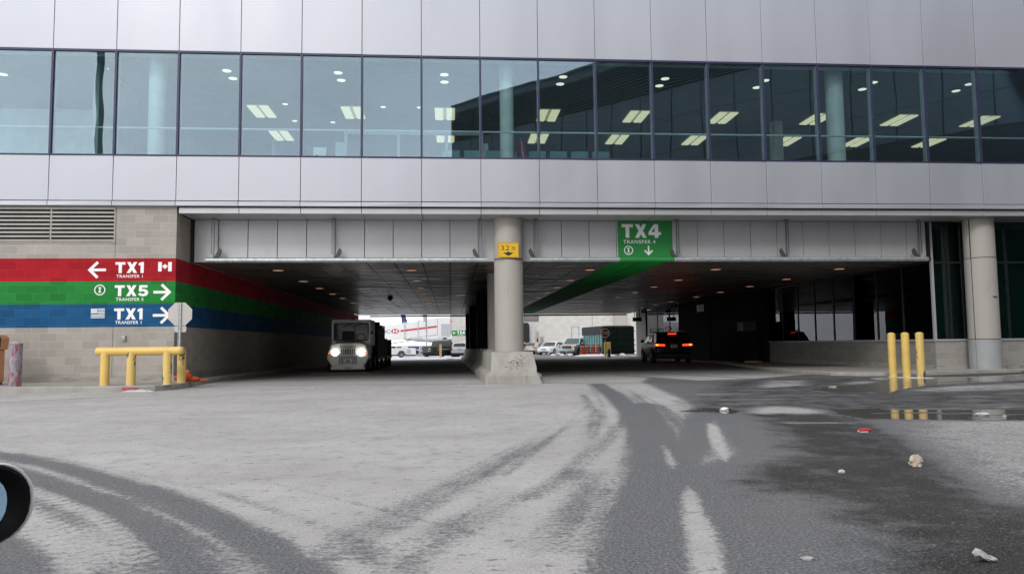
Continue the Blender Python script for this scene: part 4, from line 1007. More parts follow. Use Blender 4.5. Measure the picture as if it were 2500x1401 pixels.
# car mirror at the lower left, on the door of the car the picture is taken from
c = thing('door_mirror', 'white car door mirror with a black rim poking in at the lower left', 'mirror', (-0.943, 1.47, 0.626))
def rrect(w, h, r, n=6):
    p = []
    for cx, cz, a0 in ((w - r, h - r, 0), (-w + r, h - r, 90), (-w + r, -h + r, 180), (w - r, -h + r, 270)):
        for k in range(n + 1):
            a = R(a0 + 90 * k / n); p.append((cx + r * math.cos(a), cz + r * math.sin(a)))
    return p
ux, vy = Vector((0.66, 0.751, 0.0)), Vector((0, 0, 1)); nn = Vector((0.751, -0.66, 0))   # the glass looks back at the viewer
def shell(scales, name, mat):
    b = MB(); prof = rrect(0.168, 0.076, 0.07); m = len(prof)
    for s, d in scales:
        b.v += [tuple(ux * (x * s + (0.0)) + vy * (z * s) + nn * d) for x, z in prof]
    for k in range(len(scales) - 1):
        b.f += [(k * m + i, k * m + (i + 1) % m, (k + 1) * m + (i + 1) % m, (k + 1) * m + i) for i in range(m)]
    return b, m
b, m = shell([(0.25, -0.115), (0.6, -0.105), (0.85, -0.08), (0.97, -0.045), (1.03, -0.015), (1.035, 0.006), (1.01, 0.012), (0.97, 0.008)], 'h', '')
b.f.append(tuple(range(m - 1, -1, -1)))
b.build('housing', 'pearl white', c, smooth=60)
b, m = shell([(0.985, -0.01), (0.98, 0.012), (0.93, 0.020), (0.78, 0.004), (0.76, -0.006)], 'h', '')
b.build('rim', 'mirror rim', c, smooth=40)
MB().prism([(x * 0.77, z * 0.77) for x, z in rrect(0.168, 0.076, 0.07)], nn * -0.006, ux, vy, nn * 0.004).build('mirror_glass', 'mirror glass', c, smooth=0)
MB().box(-0.36, -0.12, -0.10, 0.0, -0.075, -0.02).build('arm', 'black plastic', c, smooth=0, bevel=0.01)
MB().box(-1.6, -0.35, -0.14, -0.02, -0.55, -0.03).build('door_panel', 'pearl white', c, smooth=0, bevel=0.03)

# ------------------------------------------------------------------ lamps in the tunnel ceilings
DL = {-1.15: ('left road row nearest the pillar', [22.7, 26.4, 29.7, 33.1, 36.5, 40.2, 43.6, 47.2]), -5.05: ('row along the left road wall', [22.65, 26.5, 29.75, 33.05, 36.1, 40.0, 43.4, 47.0]), 4.27: ('right road row nearest the pillar', [22.75, 26.5, 29.8, 33.0, 36.4, 40.4]),
      8.23: ('middle row over the right road', [22.75, 26.6, 29.9, 33.05, 36.6, 40.8, 44.0, 47.4]), 12.2: ('row beside the right glass wall', [22.7, 26.45, 29.85, 33.2, 36.6, 40.9, 44.1, 47.4])}
ordn = ['first', 'second', 'third', 'fourth', 'fifth', 'sixth', 'seventh', 'eighth']
LP = None
for x, (row, ysl) in DL.items():
    for k, y in enumerate(ysl):
        lab = 'orange ceiling lamp, %s from the front in the %s' % (ordn[k], row)
        if LP is None:
            LP = thing('ceiling_lamp', lab, 'ceiling lamp', (x, y, 3.165), group='lamps in the tunnel ceilings')
            MB().cyl((0, 0, -0.012), (0, 0, 0.0), 0.20, 0.21, 20).build('ring', 'lamp ring', LP)
            MB().lathe([(0.001, -0.020), (0.08, -0.019), (0.155, -0.0125)], n=20).build('lens', 'warm lamp', LP)
        else: copy_tree(LP, (x, y, 3.165), label=lab)
c = thing('camera_dome', 'small dark dome camera under the left road ceiling', 'camera', (-2.78, 35.5, 3.165))
MB().cyl((0, 0, -0.06), (0, 0, 0), 0.13, n=16).build('mount', 'black plastic', c)
MB().ball((0, 0, -0.06), 0.11, 16, 10).build('dome', 'black plastic', c)
for k, (x, y, lab) in enumerate(((12.9, 49.5, 'dark twin floodlight under the ceiling near the far right exit'), (12.9, 42.8, 'dark twin floodlight on the ceiling bar above the black car'))):
    c = thing('floodlight', lab, 'floodlight', (x, y, 3.165))
    MB().box(-0.02, 0.02, -0.55, 0.55, -0.11, -0.08).box(-0.02, 0.02, -0.05, 0.05, -0.08, 0.0).build('bracket', 'black plastic', c, smooth=0)
    for s in (-0.35, 0.3): MB().lathe([(0.001, -0.11), (0.08, -0.10), (0.12, 0.0), (0.12, 0.03), (0.06, 0.10), (0.001, 0.11)], (0, s, -0.17), 'x', 16).build('lamp_head', 'black plastic', c)
c = thing('hanging_sign', 'blank black box sign hung on two rods near the far right exit', 'sign', (12.55, 50.0, 2.35))
MB().box(-0.30, 0.30, -0.06, 0.06, 0.0, 0.26).build('box', 'sign black', c, smooth=0, bevel=0.01)
for x in (-0.17, 0.17): MB().cyl((x, 0, 0.26), (x, 0, 0.82), 0.025, n=8).build('rod', 'black plastic', c)
c = thing('wall_notice', 'pale notice with a dark oval mark on the unlit right tunnel wall', 'sign', (13.41, 39.6, 2.55))
MB().box(-0.012, 0.0, -0.55, 0.55, 0.0, 0.36).build('panel', 'sign back', c, smooth=0)
MB().lathe([(0.13, 0), (0.16, 0), (0.16, 0.003), (0.13, 0.003), (0.13, 0)], (0, 0, 0), 'x', 24).xf(Matrix.Translation((-0.0155, -0.12, 0.18)) @ Matrix.Diagonal((1, 1.7, 0.75, 1))).build('mark', 'sign black', c, smooth=0)
c = thing('equipment_cabinet', 'dark equipment cabinet with a green top against the unlit right tunnel wall', 'cabinet', (13.0, 32.3, ground_z(32) + 0.088))
MB().box(-0.35, 0.35, -0.4, 0.4, 0.0, 1.35).build('body', 'dark wall', c, smooth=0, bevel=0.02)
MB().box(-0.30, 0.30, -0.35, 0.35, 1.35, 1.75).build('hood', 'cabinet green', c, smooth=0, bevel=0.02)
MB().tube([(-0.3, -0.45, 0.03), (-0.1, -0.7, 0.03), (0.2, -0.6, 0.03), (0.25, -0.9, 0.03)], 0.03).build('hose', 'yellow paint', c)

# ------------------------------------------------------------------ lights and furniture of the upstairs hall
oi = ['first', 'second', 'third', 'fourth', 'fifth', 'sixth', 'seventh', 'eighth', 'ninth', 'tenth', 'eleventh']
TR = None
for r, (y, xs_) in enumerate(((24.48, [-6.03, -3.12, -0.14, 3.28, 6.27, 9.26, 12.57, 15.53, 18.49]), (27.32, [-6.03, -0.14, 3.28, 6.25, 9.22, 12.8, 15.6, 18.5]))):
    for k, x in enumerate(xs_):
        lab = 'twin tube ceiling light upstairs, %s from the left in the %s row' % (oi[k], ('nearer', 'farther')[r])
        if TR is None:
            TR = thing('ceiling_light', lab, 'ceiling light', (x, y, 8.52), group='twin tube lights in the upstairs hall')
            MB().box(-0.33, 0.33, -0.62, 0.62, -0.02, 0.0).build('tray', 'troffer', TR, smooth=0)
            for s in (-0.19, 0.19): MB().box(s - 0.13, s + 0.13, -0.60, 0.60, -0.05, -0.021).build('diffuser', 'tube light', TR, smooth=0)
        else: copy_tree(TR, (x, y, 8.52), label=lab)
DS = None
for k, x in enumerate((-12.3, -9.35, -6.1, -3.08, -0.13, 3.25, 6.22, 9.2, 12.5, 15.5)):
    for j, y in enumerate((21.45, 20.85)):
        lab = 'round upstairs downlight near the glass, %s of the %s pair from the left' % (('rear', 'front')[j], oi[k])
        if DS is None:
            DS = thing('downlight', lab, 'ceiling light', (x, y, 8.515), group='round downlights in the upstairs hall')
            MB().cyl((0, 0, -0.012), (0, 0, 0), 0.15, n=18).build('ring', 'room ceiling', DS)
            MB().cyl((0, 0, -0.02), (0, 0, -0.0125), 0.12, n=18).build('lens', 'disc light', DS)
        else: copy_tree(DS, (x, y, 8.515), label=lab)
for k, (x, y) in enumerate(((-5.13, 23.7), (-5.2, 25.5), (-3.95, 25.6), (-2.1, 23.85), (-0.95, 23.85))):
    copy_tree(DS, (x, y, 8.515), label='small round downlight deep in the upstairs hall, %s from the left' % oi[k]).scale = (0.7, 0.7, 1)
c = thing('notice_board', 'white standing notice board with two red panels behind the upstairs glass', 'notice board', (-3.52, 20.6, 5.6))
MB().box(-0.17, 0.17, 0, 0.03, 0.0, 0.72).build('board', 'room column', c, smooth=0)
for x, z in ((-0.08, 0.46), (0.07, 0.42)): MB().box(x - 0.05, x + 0.05, -0.004, 0.0, z - 0.05, z + 0.05).build('panel', 'stripe red', c, smooth=0)
c = thing('flag', 'drooping red and white flag on a pole behind the upstairs glass', 'flag', (2.05, 20.7, 5.6))
MB().cyl((0.0, 0, 0), (-0.06, 0, 1.02), 0.014, n=8).ball((-0.06, 0, 1.05), 0.035, 10, 8).build('pole', 'chrome', c)
def cloth(x0, x1, nm, mat):
    b = MB(); n = 10
    for i in range(n + 1):
        for j in range(9):
            t = i / n; s = j / 8
            x = x0 + (x1 - x0) * s; wd = 0.35 + 0.65 * t
            b.v.append((-0.05 + (x * wd) + 0.10 * t * t, -0.02 + 0.03 * math.sin(x * 40 + t * 2), 0.98 - t * 0.80))
    b.f = [(i * 9 + j, i * 9 + j + 1, (i + 1) * 9 + j + 1, (i + 1) * 9 + j) for i in range(n) for j in range(8)]
    return b.build(nm, mat, c, smooth=60)
cloth(-0.20, 0.02, 'cloth', 'flag red'); cloth(0.021, 0.07, 'cloth_band', 'sign white'); cloth(0.071, 0.22, 'cloth', 'flag red')
CH = None
for k in range(8):
    x = 0.05 + k * 0.62; lab = 'low teal waiting seat behind the upstairs glass, %s from the left' % oi[k]
    if CH is None:
        CH = thing('waiting_seat', lab, 'seat', (x, 21.6, 5.6), group='waiting seats in the upstairs hall')
        MB().box(-0.25, 0.25, -0.25, 0.22, 0.38, 0.44).build('seat', 'teal paint', CH, smooth=0, bevel=0.015)
        MB().box(-0.25, 0.25, -0.30, -0.25, 0.42, 0.86).build('backrest', 'teal paint', CH, smooth=0, bevel=0.015)
        for s in (-0.2, 0.2): MB().cyl((s, 0, 0), (s, 0, 0.38), 0.02, n=8).build('leg', 'chrome', CH)
    else: copy_tree(CH, (x, 21.6, 5.6), label=lab)
# ------------------------------------------------------------------ vehicles
def wheel_proto(par, name, x, y, r, w, side, rim='rim metal', spokes=5):
    """tyre with its rim as a sub-part; side = +1 on the vehicle's left"""
    o = MB().lathe([(r * 0.60, -w / 2), (r * 0.90, -w / 2), (r * 0.975, -w * 0.42), (r, -w * 0.25), (r, w * 0.25), (r * 0.975, w * 0.42), (r * 0.90, w / 2), (r * 0.60, w / 2), (r * 0.58, w * 0.2), (0.001, w * 0.2)] if side > 0 else
                   [(0.001, -w * 0.2), (r * 0.58, -w * 0.2), (r * 0.60, -w / 2), (r * 0.90, -w / 2), (r * 0.975, -w * 0.42), (r, -w * 0.25), (r, w * 0.25), (r * 0.975, w * 0.42), (r * 0.90, w / 2), (r * 0.60, w / 2)], (0, 0, 0), 'y', 26)
    o = o.build('wheel', 'rubber', par); o.location = (x, y, r)
    b = MB(); s = side
    b.lathe([(r * 0.52, s * w * 0.40), (r * 0.62, s * w * 0.49), (r * 0.64, s * w * 0.47), (r * 0.60, s * w * 0.30), (r * 0.52, s * w * 0.30), (r * 0.52, s * w * 0.40)], (0, 0, 0), 'y', 26)
    b.lathe([(0.001, s * w * 0.42), (r * 0.14, s * w * 0.42), (r * 0.16, s * w * 0.30), (0.001, s * w * 0.3)], (0, 0, 0), 'y', 12)
    for k in range(spokes):
        a = 2 * PI * k / spokes; d = Vector((math.sin(a), 0, math.cos(a))); t = Vector((math.cos(a), 0, -math.sin(a)))
        b.prism([(r * 0.12, -r * 0.085), (r * 0.54, -r * 0.055), (r * 0.54, r * 0.055), (r * 0.12, r * 0.085)], (0, s * w * 0.30, 0), d, t, (0, s * w * 0.11, 0))
    b.build('rim', rim, o, smooth=30)
    return o

def car(name, label, loc, rz, L, Wd, H, belt, body_pts, cab_pts, wb, wr, paint, glass='car glass', rim='rim metal', sides=(), screens=(), cat='car', scale=1.0, rear_on=False, roof_rails=False, plate=True, front=None, rear=None, spokes=5):
    c = thing(name, label, cat, loc, rz); c.scale = (scale,) * 3
    hw = Wd / 2; fx, rx = wb
    def warp(p):
        x, y, z = p
        k = 1 - 0.13 * (abs(x) / (L / 2)) ** 4
        zw = belt * 0.80
        if z > belt: k *= (1 - 0.035) * (1 - 0.18 * (z - belt) / (H - belt))
        elif z > zw: k *= 1 - 0.035 * ((z - zw) / (belt - zw))
        else: k *= 1 - 0.15 * ((zw - z) / zw)
        return (x, y * k, z)
    # lower body with wheel arches
    bot = []
    for wx in sorted((fx, rx), reverse=True):
        R_ = wr * 1.16
        a0 = math.asin(min(0.95, (0.26 - wr) / R_)) if True else 0
        for k in range(13):
            a = a0 + (PI - 2 * a0) * k / 12
            bot.append((wx + R_ * math.cos(a), wr + R_ * math.sin(a)))
    poly = body_pts + bot        # body_pts run from lower rear, up and over to lower front
    xc = 0; zc = 0.62
    b = MB(); n = len(poly); ys = [(-1.0, 0.972, 0.93), (-0.955, 0.992, 0.985), (-0.80, 1, 1), (0, 1, 1.0), (0.80, 1, 1), (0.955, 0.992, 0.985), (1.0, 0.972, 0.93)]
    for yy, sx, sz in ys:
        crown = 0.022 * (1 - yy * yy)
        b.v += [(x * sx, yy * hw, zc + (z - zc) * sz + (crown if z > belt - 0.3 else 0)) for x, z in poly]
    for k in range(len(ys) - 1): b.f += [(k * n + i, k * n + (i + 1) % n, (k + 1) * n + (i + 1) % n, (k + 1) * n + i) for i in range(n)]
    b.f += [tuple(range(n)), tuple((len(ys) - 1) * n + i for i in range(n - 1, -1, -1))]
    bo = b.build('body', paint, c, smooth=0)
    bm = bmesh.new(); bm.from_mesh(bo.data)
    for zc_ in (0.42, belt * 0.58, belt * 0.72, belt * 0.80, belt * 0.90): bmesh.ops.bisect_plane(bm, geom=bm.verts[:] + bm.edges[:] + bm.faces[:], plane_co=(0, 0, zc_), plane_no=(0, 0, 1))
    for v in bm.verts: v.co = warp(v.co)
    for f_ in bm.faces: f_.smooth = True
    bm.to_mesh(bo.data); bm.free(); bo.data.set_sharp_from_angle(angle=R(32))
    MB().box(min(fx, rx) - 0.5, max(fx, rx) + 0.5, -hw * 0.80, hw * 0.80, 0.22, 0.80).build('underbody', 'black plastic', c, smooth=0)
    # cabin
    n = len(cab_pts); b = MB()
    for yy in (-0.985, -0.93, 0, 0.93, 0.985):
        e = 0.03 if abs(yy) > 0.95 else 0.0
        b.v += [warp((x, yy * hw * 0.97, z - (e if z > belt + 0.2 else 0) + (0.02 if yy == 0 and z > belt + .2 else 0))) for x, z in cab_pts]
    for k in range(4): b.f += [(k * n + i, k * n + (i + 1) % n, (k + 1) * n + (i + 1) % n, (k + 1) * n + i) for i in range(n)]
    b.f += [tuple(range(n)), tuple(4 * n + i for i in range(n - 1, -1, -1))]
    b.build('cabin', paint, c, smooth=35)
    for s in (1, -1):
        for pl in sides:
            q = MB(); a = [Vector(warp((x, s * hw * 0.97 * 0.985, z))) for x, z in pl]; off = Vector((0, s * 0.006, 0.001)); m = len(pl)
            q.v = [tuple(p - off * 2) for p in a] + [tuple(p + off) for p in a]
            q.f = [tuple(range(m)), tuple(range(2 * m - 1, m - 1, -1))] + [(i, i + m, (i + 1) % m + m, (i + 1) % m) for i in range(m)]
            q.build('side_window', glass, c, smooth=0)
    for nm, (xa, za), (xb, zb), wa, wb_ in screens:
        d = Vector((xb - xa, 0, zb - za)).normalized(); nr = Vector((d.z, 0, -d.x)) * (1 if nm == 'windscreen' else -1)
        q = MB(); pts = []
        for x, z, wq in ((xa, za, wa), (xb, zb, wb_)):
            for yy in (-1, -0.5, 0, 0.5, 1): pts.append(Vector(warp((x, yy * hw * wq, z))) + Vector((0, 0, 0.021 * (1 - yy * yy))))
        f = nr * 0.008
        q.v = [tuple(p + f) for p in pts] + [tuple(p - f * 3) for p in pts]
        q.f = [(i, i + 1, i + 6, i + 5) for i in range(4)] + [(i + 10, i + 15, i + 16, i + 11) for i in range(4)] + [(0, 5, 15, 10), (4, 14, 19, 9)] + [(i, i + 10, i + 11, i + 1) for i in range(4)] + [(i + 5, i + 6, i + 16, i + 15) for i in range(4)]
        q.build(nm, glass, c, smooth=60)
    for wx in (fx, rx):
        for s in (1, -1): wheel_proto(c, 'wheel', wx, s * (hw - 0.125), wr, 0.23, s, rim, spokes)
    mx = max(p[0] for p in cab_pts)
    for s in (1, -1):
        MB().box(mx - 0.62, mx - 0.48, min(s * hw * 0.98, s * (hw + 0.16)), max(s * hw * 0.98, s * (hw + 0.16)), belt + 0.03, belt + 0.17).build('wing_mirror', paint, c, smooth=40, bevel=0.03)
        for dx in (0.35, -0.75): MB().box(mx - 1.3 + dx, mx - 1.12 + dx, min(s * (hw - 0.01), s * (hw + 0.012)), max(s * (hw - 0.01), s * (hw + 0.012)), belt - 0.16, belt - 0.13).build('door_handle', paint, c, smooth=0)
    if roof_rails:
        for s in (1, -1): MB().tube([(-1.5, s * hw * 0.70, H - 0.03), (-1.4, s * hw * 0.70, H + 0.03), (0.2, s * hw * 0.70, H + 0.03), (0.3, s * hw * 0.70, H - 0.02)], 0.018).build('roof_rail', 'black plastic', c)
    xe = L / 2
    for s in (1, -1):
        if front:
            z0, z1 = front['lz']; m = front.get('mat', 'lamp clear')
            MB().prism([(0.52, z0), (0.86, z0 + 0.04), (0.90, z1), (0.60, z1 - 0.02)], (0, 0, 0), (0, s * hw, 0), UZ, (0.06, 0, 0)).xf(Matrix.Translation((xe - front.get('dx', 0.14), 0, 0))).build('headlight', m, c, smooth=0, bevel=0.01)
        if rear:
            z0, z1 = rear['lz']
            o = MB().prism([(rear['w'][0], z0), (0.90, z0 + 0.02), (0.90, z1), (rear['w'][0], z1 - 0.02)], (0, 0, 0), (0, s * hw, 0), UZ, (-0.05, 0, 0)).xf(Matrix.Translation((-xe + rear.get('dx', 0.09), 0, 0))).build('tail_light', rear.get('mat', 'lamp red'), c, smooth=0, bevel=0.01)
            if rear_on:
                MB().prism([(0.74, z0 + 0.03), (0.86, z0 + 0.03), (0.86, z1 - 0.02), (0.74, z1 - 0.02)], (0, 0, 0), (0, s * hw, 0), UZ, (-0.008, 0, 0)).xf(Matrix.Translation((-xe + rear.get('dx', 0.09) - 0.0505, 0, 0))).build('brake_lamp', 'brake light core', o, smooth=0)
    if front:
        z0, z1 = front['gz']; gw = front.get('gw', 0.45)
        g_ = MB().box(xe - 0.03, xe + front.get('gx', 0.012), -hw * gw, hw * gw, z0, z1).build('grille', 'black plastic', c, smooth=0, bevel=0.01)
        b = MB()
        for k in range(3): b.box(xe + front.get('gx', 0.012), xe + front.get('gx', 0.012) + 0.008, -hw * gw * 0.95, hw * gw * 0.95, z0 + (z1 - z0) * (k + 0.6) / 3.6, z0 + (z1 - z0) * (k + 0.6) / 3.6 + 0.02)
        b.build('grille_bars', 'chrome', g_, smooth=0)
        MB().box(xe - 0.06, xe + 0.004, -hw * 0.62, hw * 0.62, 0.27, 0.36).build('air_intake', 'black plastic', c, smooth=0, bevel=0.01)
        if plate: MB().box(xe - 0.01, xe + 0.022, -0.16, 0.16, 0.40, 0.50).build('number_plate', 'plate', c, smooth=0)
    if rear:
        pz = rear.get('pz', 0.75)
        if plate: MB().box(-xe - rear.get('px', 0.02), -xe + 0.05, -0.16, 0.16, pz, pz + 0.155).build('number_plate', 'plate', c, smooth=0)
        MB().box(-xe - 0.012, -xe + 0.15, -hw * 0.80, hw * 0.80, 0.30, 0.47).build('bumper_insert', 'black plastic', c, smooth=0, bevel=0.02)
    return c

# the black car braking in the right road
suv_body = [(-2.33, 0.36), (-2.38, 0.55), (-2.35, 0.80), (-2.30, 0.96), (-2.16, 1.02), (0.85, 1.00), (1.75, 0.90), (2.20, 0.74), (2.36, 0.52), (2.33, 0.30)]
suv_cab = [(-2.22, 0.98), (-1.98, 1.34), (-1.86, 1.48), (-1.2, 1.535), (-0.2, 1.53), (0.30, 1.46), (1.12, 0.97)]
S_ = car('black_car', 'glossy black crossover car with its brake lights lit driving into the right road', (10.93, 37.9, ground_z(38)), R(90 - 6.0), 4.76, 1.98, 1.54, 1.0, suv_body, suv_cab, (1.42, -1.40), 0.365, 'black paint', rim='dark rim',
    sides=([(0.86, 1.02), (0.25, 1.40), (-0.25, 1.44), (-0.30, 1.03)], [(-0.36, 1.03), (-0.31, 1.44), (-1.05, 1.43), (-1.35, 1.06)]), screens=(('windscreen', (1.06, 1.0), (0.36, 1.43), 0.86, 0.82), ('rear_window', (-2.17, 1.06), (-1.94, 1.40), 0.80, 0.76)),
    rear=dict(lz=(0.84, 0.955), w=(0.42, 0.9), mat='brake light', dx=0.085, pz=0.76, px=0.03), rear_on=True, roof_rails=True)
MB().box(-2.03, -1.97, -0.20, 0.20, 1.425, 1.455).build('high_brake_light', 'high brake light', S_, smooth=0)
text_mesh('plate_lettering', 'CBEE 940', -0.13, 0.13, 0.79, 0.875, (-2.4125, 0, 0), (0, -1, 0), UZ, (-0.003, 0, 0), 'plate blue', S_, 0.01)
MB().tube([(-2.41, 0.62, 0.66), (-2.42, 0.50, 0.655)], 0.012).build('reflector', 'lamp red', S_)

# cars parked on the far apron
FZ = -0.342
sed_body = [(-2.33, 0.34), (-2.36, 0.55), (-2.32, 0.82), (-2.22, 0.95), (-1.5, 0.98), (0.95, 0.94), (1.8, 0.84), (2.22, 0.68), (2.35, 0.48), (2.30, 0.24)]
sed_cab = [(-1.86, 0.94), (-1.15, 1.38), (-0.6, 1.455), (0.05, 1.445), (0.45, 1.36), (1.22, 0.90)]
sed_sides = ([(0.92, 0.96), (0.42, 1.31), (-0.12, 1.37), (-0.16, 0.97)], [(-0.22, 0.97), (-0.18, 1.37), (-0.85, 1.34), (-1.35, 1.0)])
sed_scr = (('windscreen', (1.15, 0.95), (0.50, 1.34), 0.85, 0.80), ('rear_window', (-1.76, 0.99), (-1.18, 1.35), 0.82, 0.78))
car('white_sedan', 'pearl white sedan parked nose out on the far apron beside the silver pickup', (11.75, 86.6, FZ), R(-90 - 32), 4.72, 1.84, 1.46, 0.95, sed_body, sed_cab, (1.40, -1.38), 0.33, 'pearl white', sides=sed_sides, screens=sed_scr,
    front=dict(lz=(0.60, 0.75), gz=(0.55, 0.68), gw=0.32, dx=0.16), scale=1.05, spokes=9)
car('beige_sedan', 'pale beige sedan showing its red tail lights behind the white sedan on the far apron', (10.35, 91.2, FZ), R(62), 4.72, 1.84, 1.46, 0.95, sed_body, sed_cab, (1.40, -1.38), 0.33, 'beige paint', sides=sed_sides, screens=sed_scr,
    rear=dict(lz=(0.76, 0.92), w=(0.48, 0.9), dx=0.06, pz=0.72), glass='car glass green')
car('white_hatchback', 'white car with red tail lights half hidden by the centre pillar on the far apron', (8.35, 90.5, FZ), R(62), 4.5, 1.84, 1.46, 0.95, sed_body, sed_cab, (1.40, -1.38), 0.33, 'pearl white', sides=sed_sides, screens=sed_scr,
    rear=dict(lz=(0.70, 0.92), w=(0.60, 0.9), dx=0.06, pz=0.72))
hat_body = [(-2.20, 0.36), (-2.26, 0.55), (-2.22, 0.85), (-2.12, 1.0), (0.85, 0.98), (1.7, 0.88), (2.12, 0.72), (2.25, 0.50), (2.20, 0.28)]
hat_cab = [(-2.14, 0.96), (-1.75, 1.42), (-1.2, 1.50), (-0.1, 1.50), (0.35, 1.42), (1.12, 0.95)]
car('silver_hatchback', 'silver white sport utility car seen from behind beside the far block wall', (1.25, 72.6, ground_z(72)), R(78), 4.5, 1.86, 1.52, 0.98, hat_body, hat_cab, (1.35, -1.32), 0.35, 'pearl white',
    sides=([(0.86, 1.0), (0.32, 1.37), (-0.25, 1.42), (-0.30, 1.01)], [(-0.36, 1.01), (-0.31, 1.42), (-1.3, 1.40), (-1.6, 1.04)]), screens=(('windscreen', (1.05, 0.99), (0.40, 1.39), 0.86, 0.82), ('rear_window', (-2.06, 1.06), (-1.78, 1.38), 0.78, 0.72)),
    rear=dict(lz=(0.70, 1.0), w=(0.72, 0.9), dx=0.05, pz=0.74), roof_rails=True, scale=0.96)
pk_body = [(-2.85, 0.50), (-2.90, 0.62), (-2.86, 1.12), (-2.80, 1.20), (-0.55, 1.20), (1.35, 1.17), (2.30, 1.12), (2.70, 1.02), (2.84, 0.72), (2.80, 0.40)]
pk_cab = [(-0.62, 1.16), (-0.55, 1.72), (-0.35, 1.84), (0.55, 1.85), (0.85, 1.78), (1.62, 1.14)]
pk_sides = ([(1.32, 1.22), (0.82, 1.70), (0.42, 1.74), (0.38, 1.22)], [(0.32, 1.22), (0.36, 1.74), (-0.32, 1.74), (-0.40, 1.22)])
pk_scr = (('windscreen', (1.54, 1.20), (0.92, 1.76), 0.88, 0.84), ('rear_window', (-0.60, 1.24), (-0.53, 1.70), 0.84, 0.80))
def pickup(name, label, loc, rz, paint, scale, **k):
    c = car(name, label, loc, rz, 5.7, 2.0, 1.86, 1.19, pk_body, pk_cab, (1.85, -1.75), 0.42, paint, sides=pk_sides, screens=pk_scr, cat='pickup truck', scale=scale, **k)
    MB().box(-2.72, -0.72, -0.80, 0.80, 1.205, 1.226).build('bed_cover', 'black plastic', c, smooth=0)
    return c
P1 = pickup('silver_pickup', 'silver pickup truck parked nose out between the white sedan and the dark container', (13.35, 79.6, FZ), R(-90 - 30), 'silver paint', 1.0, glass='car glass green', front=dict(lz=(0.78, 1.02), gz=(0.76, 1.02), gw=0.50, gx=0.02, dx=0.12))
MB().box(2.78, 2.90, -0.86, 0.86, 0.46, 0.66).build('bumper', 'silver paint', P1, smooth=40, bevel=0.04)
for s in (1, -1): MB().box(2.60, 2.80, min(s * 0.80, s * 0.90), max(s * 0.80, s * 0.90), 0.80, 1.0).build('indicator', 'lamp amber', P1, smooth=0)
text_mesh('badge', 'GMC', -0.22, 0.22, 0.83, 0.94, (2.888, 0, 0), (0, 1, 0), UZ, (0.006, 0, 0), 'can red', P1, 0.03)
P2 = pickup('black_pickup', 'black pickup truck seen from its right rear corner behind the yellow bollard', (-0.85, 72.6, ground_z(72.6)), R(90 - 24), 'charcoal paint', 0.90, rim='dark rim', rear=dict(lz=(0.86, 1.14), w=(0.80, 0.9), dx=0.04, pz=0.62, px=0.12))
MB().box(-3.02, -2.80, -0.92, 0.92, 0.50, 0.70).build('bumper', 'charcoal paint', P2, smooth=40, bevel=0.04)
MB().box(-2.905, -2.88, -0.10, 0.10, 0.90, 1.0).build('badge', 'chrome', P2, smooth=0)

# ------------------------------------------------------------------ the baggage tug and its carts (nose toward the viewer)
c = thing('baggage_tug', 'battered white baggage tug with headlights on coming out of the left road', 'tractor', (-3.76, 28.35, ground_z(28.3)), R(-90))
# local x forward (towards viewer), y to the tug's left = viewer's right
UY = (0, 1, 0)
MB().prism([(-2.9, 0.42), (-2.9, 0.95), (-1.0, 0.98), (-0.78, 1.06), (-0.20, 0.95), (-0.08, 0.62), (-0.10, 0.40), (-0.22, 0.24), (-1.0, 0.24)], (0, -0.60, 0), UX, UZ, (0, 1.20, 0)).build('chassis', 'worn white paint', c, smooth=0, bevel=0.02)
# hood front: an angled nose, wider at lamp height
nose = [(-0.58, 0.20), (0.58, 0.20), (0.79, 0.52), (0.76, 0.66), (0.66, 1.02), (0.40, 1.08), (-0.40, 1.08), (-0.66, 1.02), (-0.76, 0.66), (-0.79, 0.52)]
b = MB(); m = len(nose)
for x, s, dz in ((-1.0, 0.97, 0.03), (-0.35, 1.0, 0.02), (-0.02, 0.985, 0.0), (0.03, 0.93, 0.0)):
    b.v += [(x - (0.16 if z > 0.9 else 0.0), y * s, z * (1 if s > .95 else 0.985) + (dz if z > .9 else 0)) for y, z in nose]
for k in range(3): b.f += [(k * m + i, k * m + (i + 1) % m, (k + 1) * m + (i + 1) % m, (k + 1) * m + i) for i in range(m)]
b.f += [tuple(range(m)), tuple(3 * m + i for i in range(m - 1, -1, -1))]
b.build('nose', 'worn white paint', c, smooth=20)
MB().prism([(-0.98, 1.09), (-0.14, 1.075), (-0.98, 1.20)], (0, -0.50, 0), UX, UZ, (0, 1.0, 0)).build('bonnet', 'worn white paint', c, smooth=0, bevel=0.02)
MB().box(-0.72, -0.42, -0.19, 0.19, 1.13, 1.155).build('bonnet_vent', 'black plastic', c, smooth=0)
b = MB()
for k in range(8): b.box(0.028, 0.036, -0.245 + k * 0.066, -0.245 + k * 0.066 + 0.030, 0.66, 0.87)
b.build('grille', 'black plastic', c, smooth=0)
b = MB()
for k in range(11):
    z1 = 0.58 if k in (0, 1, 2, 8, 9, 10) else 0.58
    z0 = 0.30 if k in (0, 1, 2, 8, 9, 10) else 0.50
    b.box(0.028, 0.036, -0.315 + k * 0.060, -0.315 + k * 0.060 + 0.028, z0, z1)
b.build('lower_grille', 'black plastic', c, smooth=0)
MB().cyl((0.03, 0, 0.40), (0.09, 0, 0.40), 0.07, n=14).box(0.03, 0.05, -0.13, 0.13, 0.33, 0.36).build('tow_hitch', 'dull steel', c)
text_mesh('lettering', 'HARLAN', -0.27, 0.27, 0.895, 0.965, (0.0315, 0, 0), (0, 1, 0), UZ, (0.004, 0, 0), 'sign black', c, 0.02, 1.15)
MB().box(-0.05, 0.06, -0.62, 0.62, 0.10, 0.20).build('bumper', 'worn white paint', c, smooth=0, bevel=0.015)
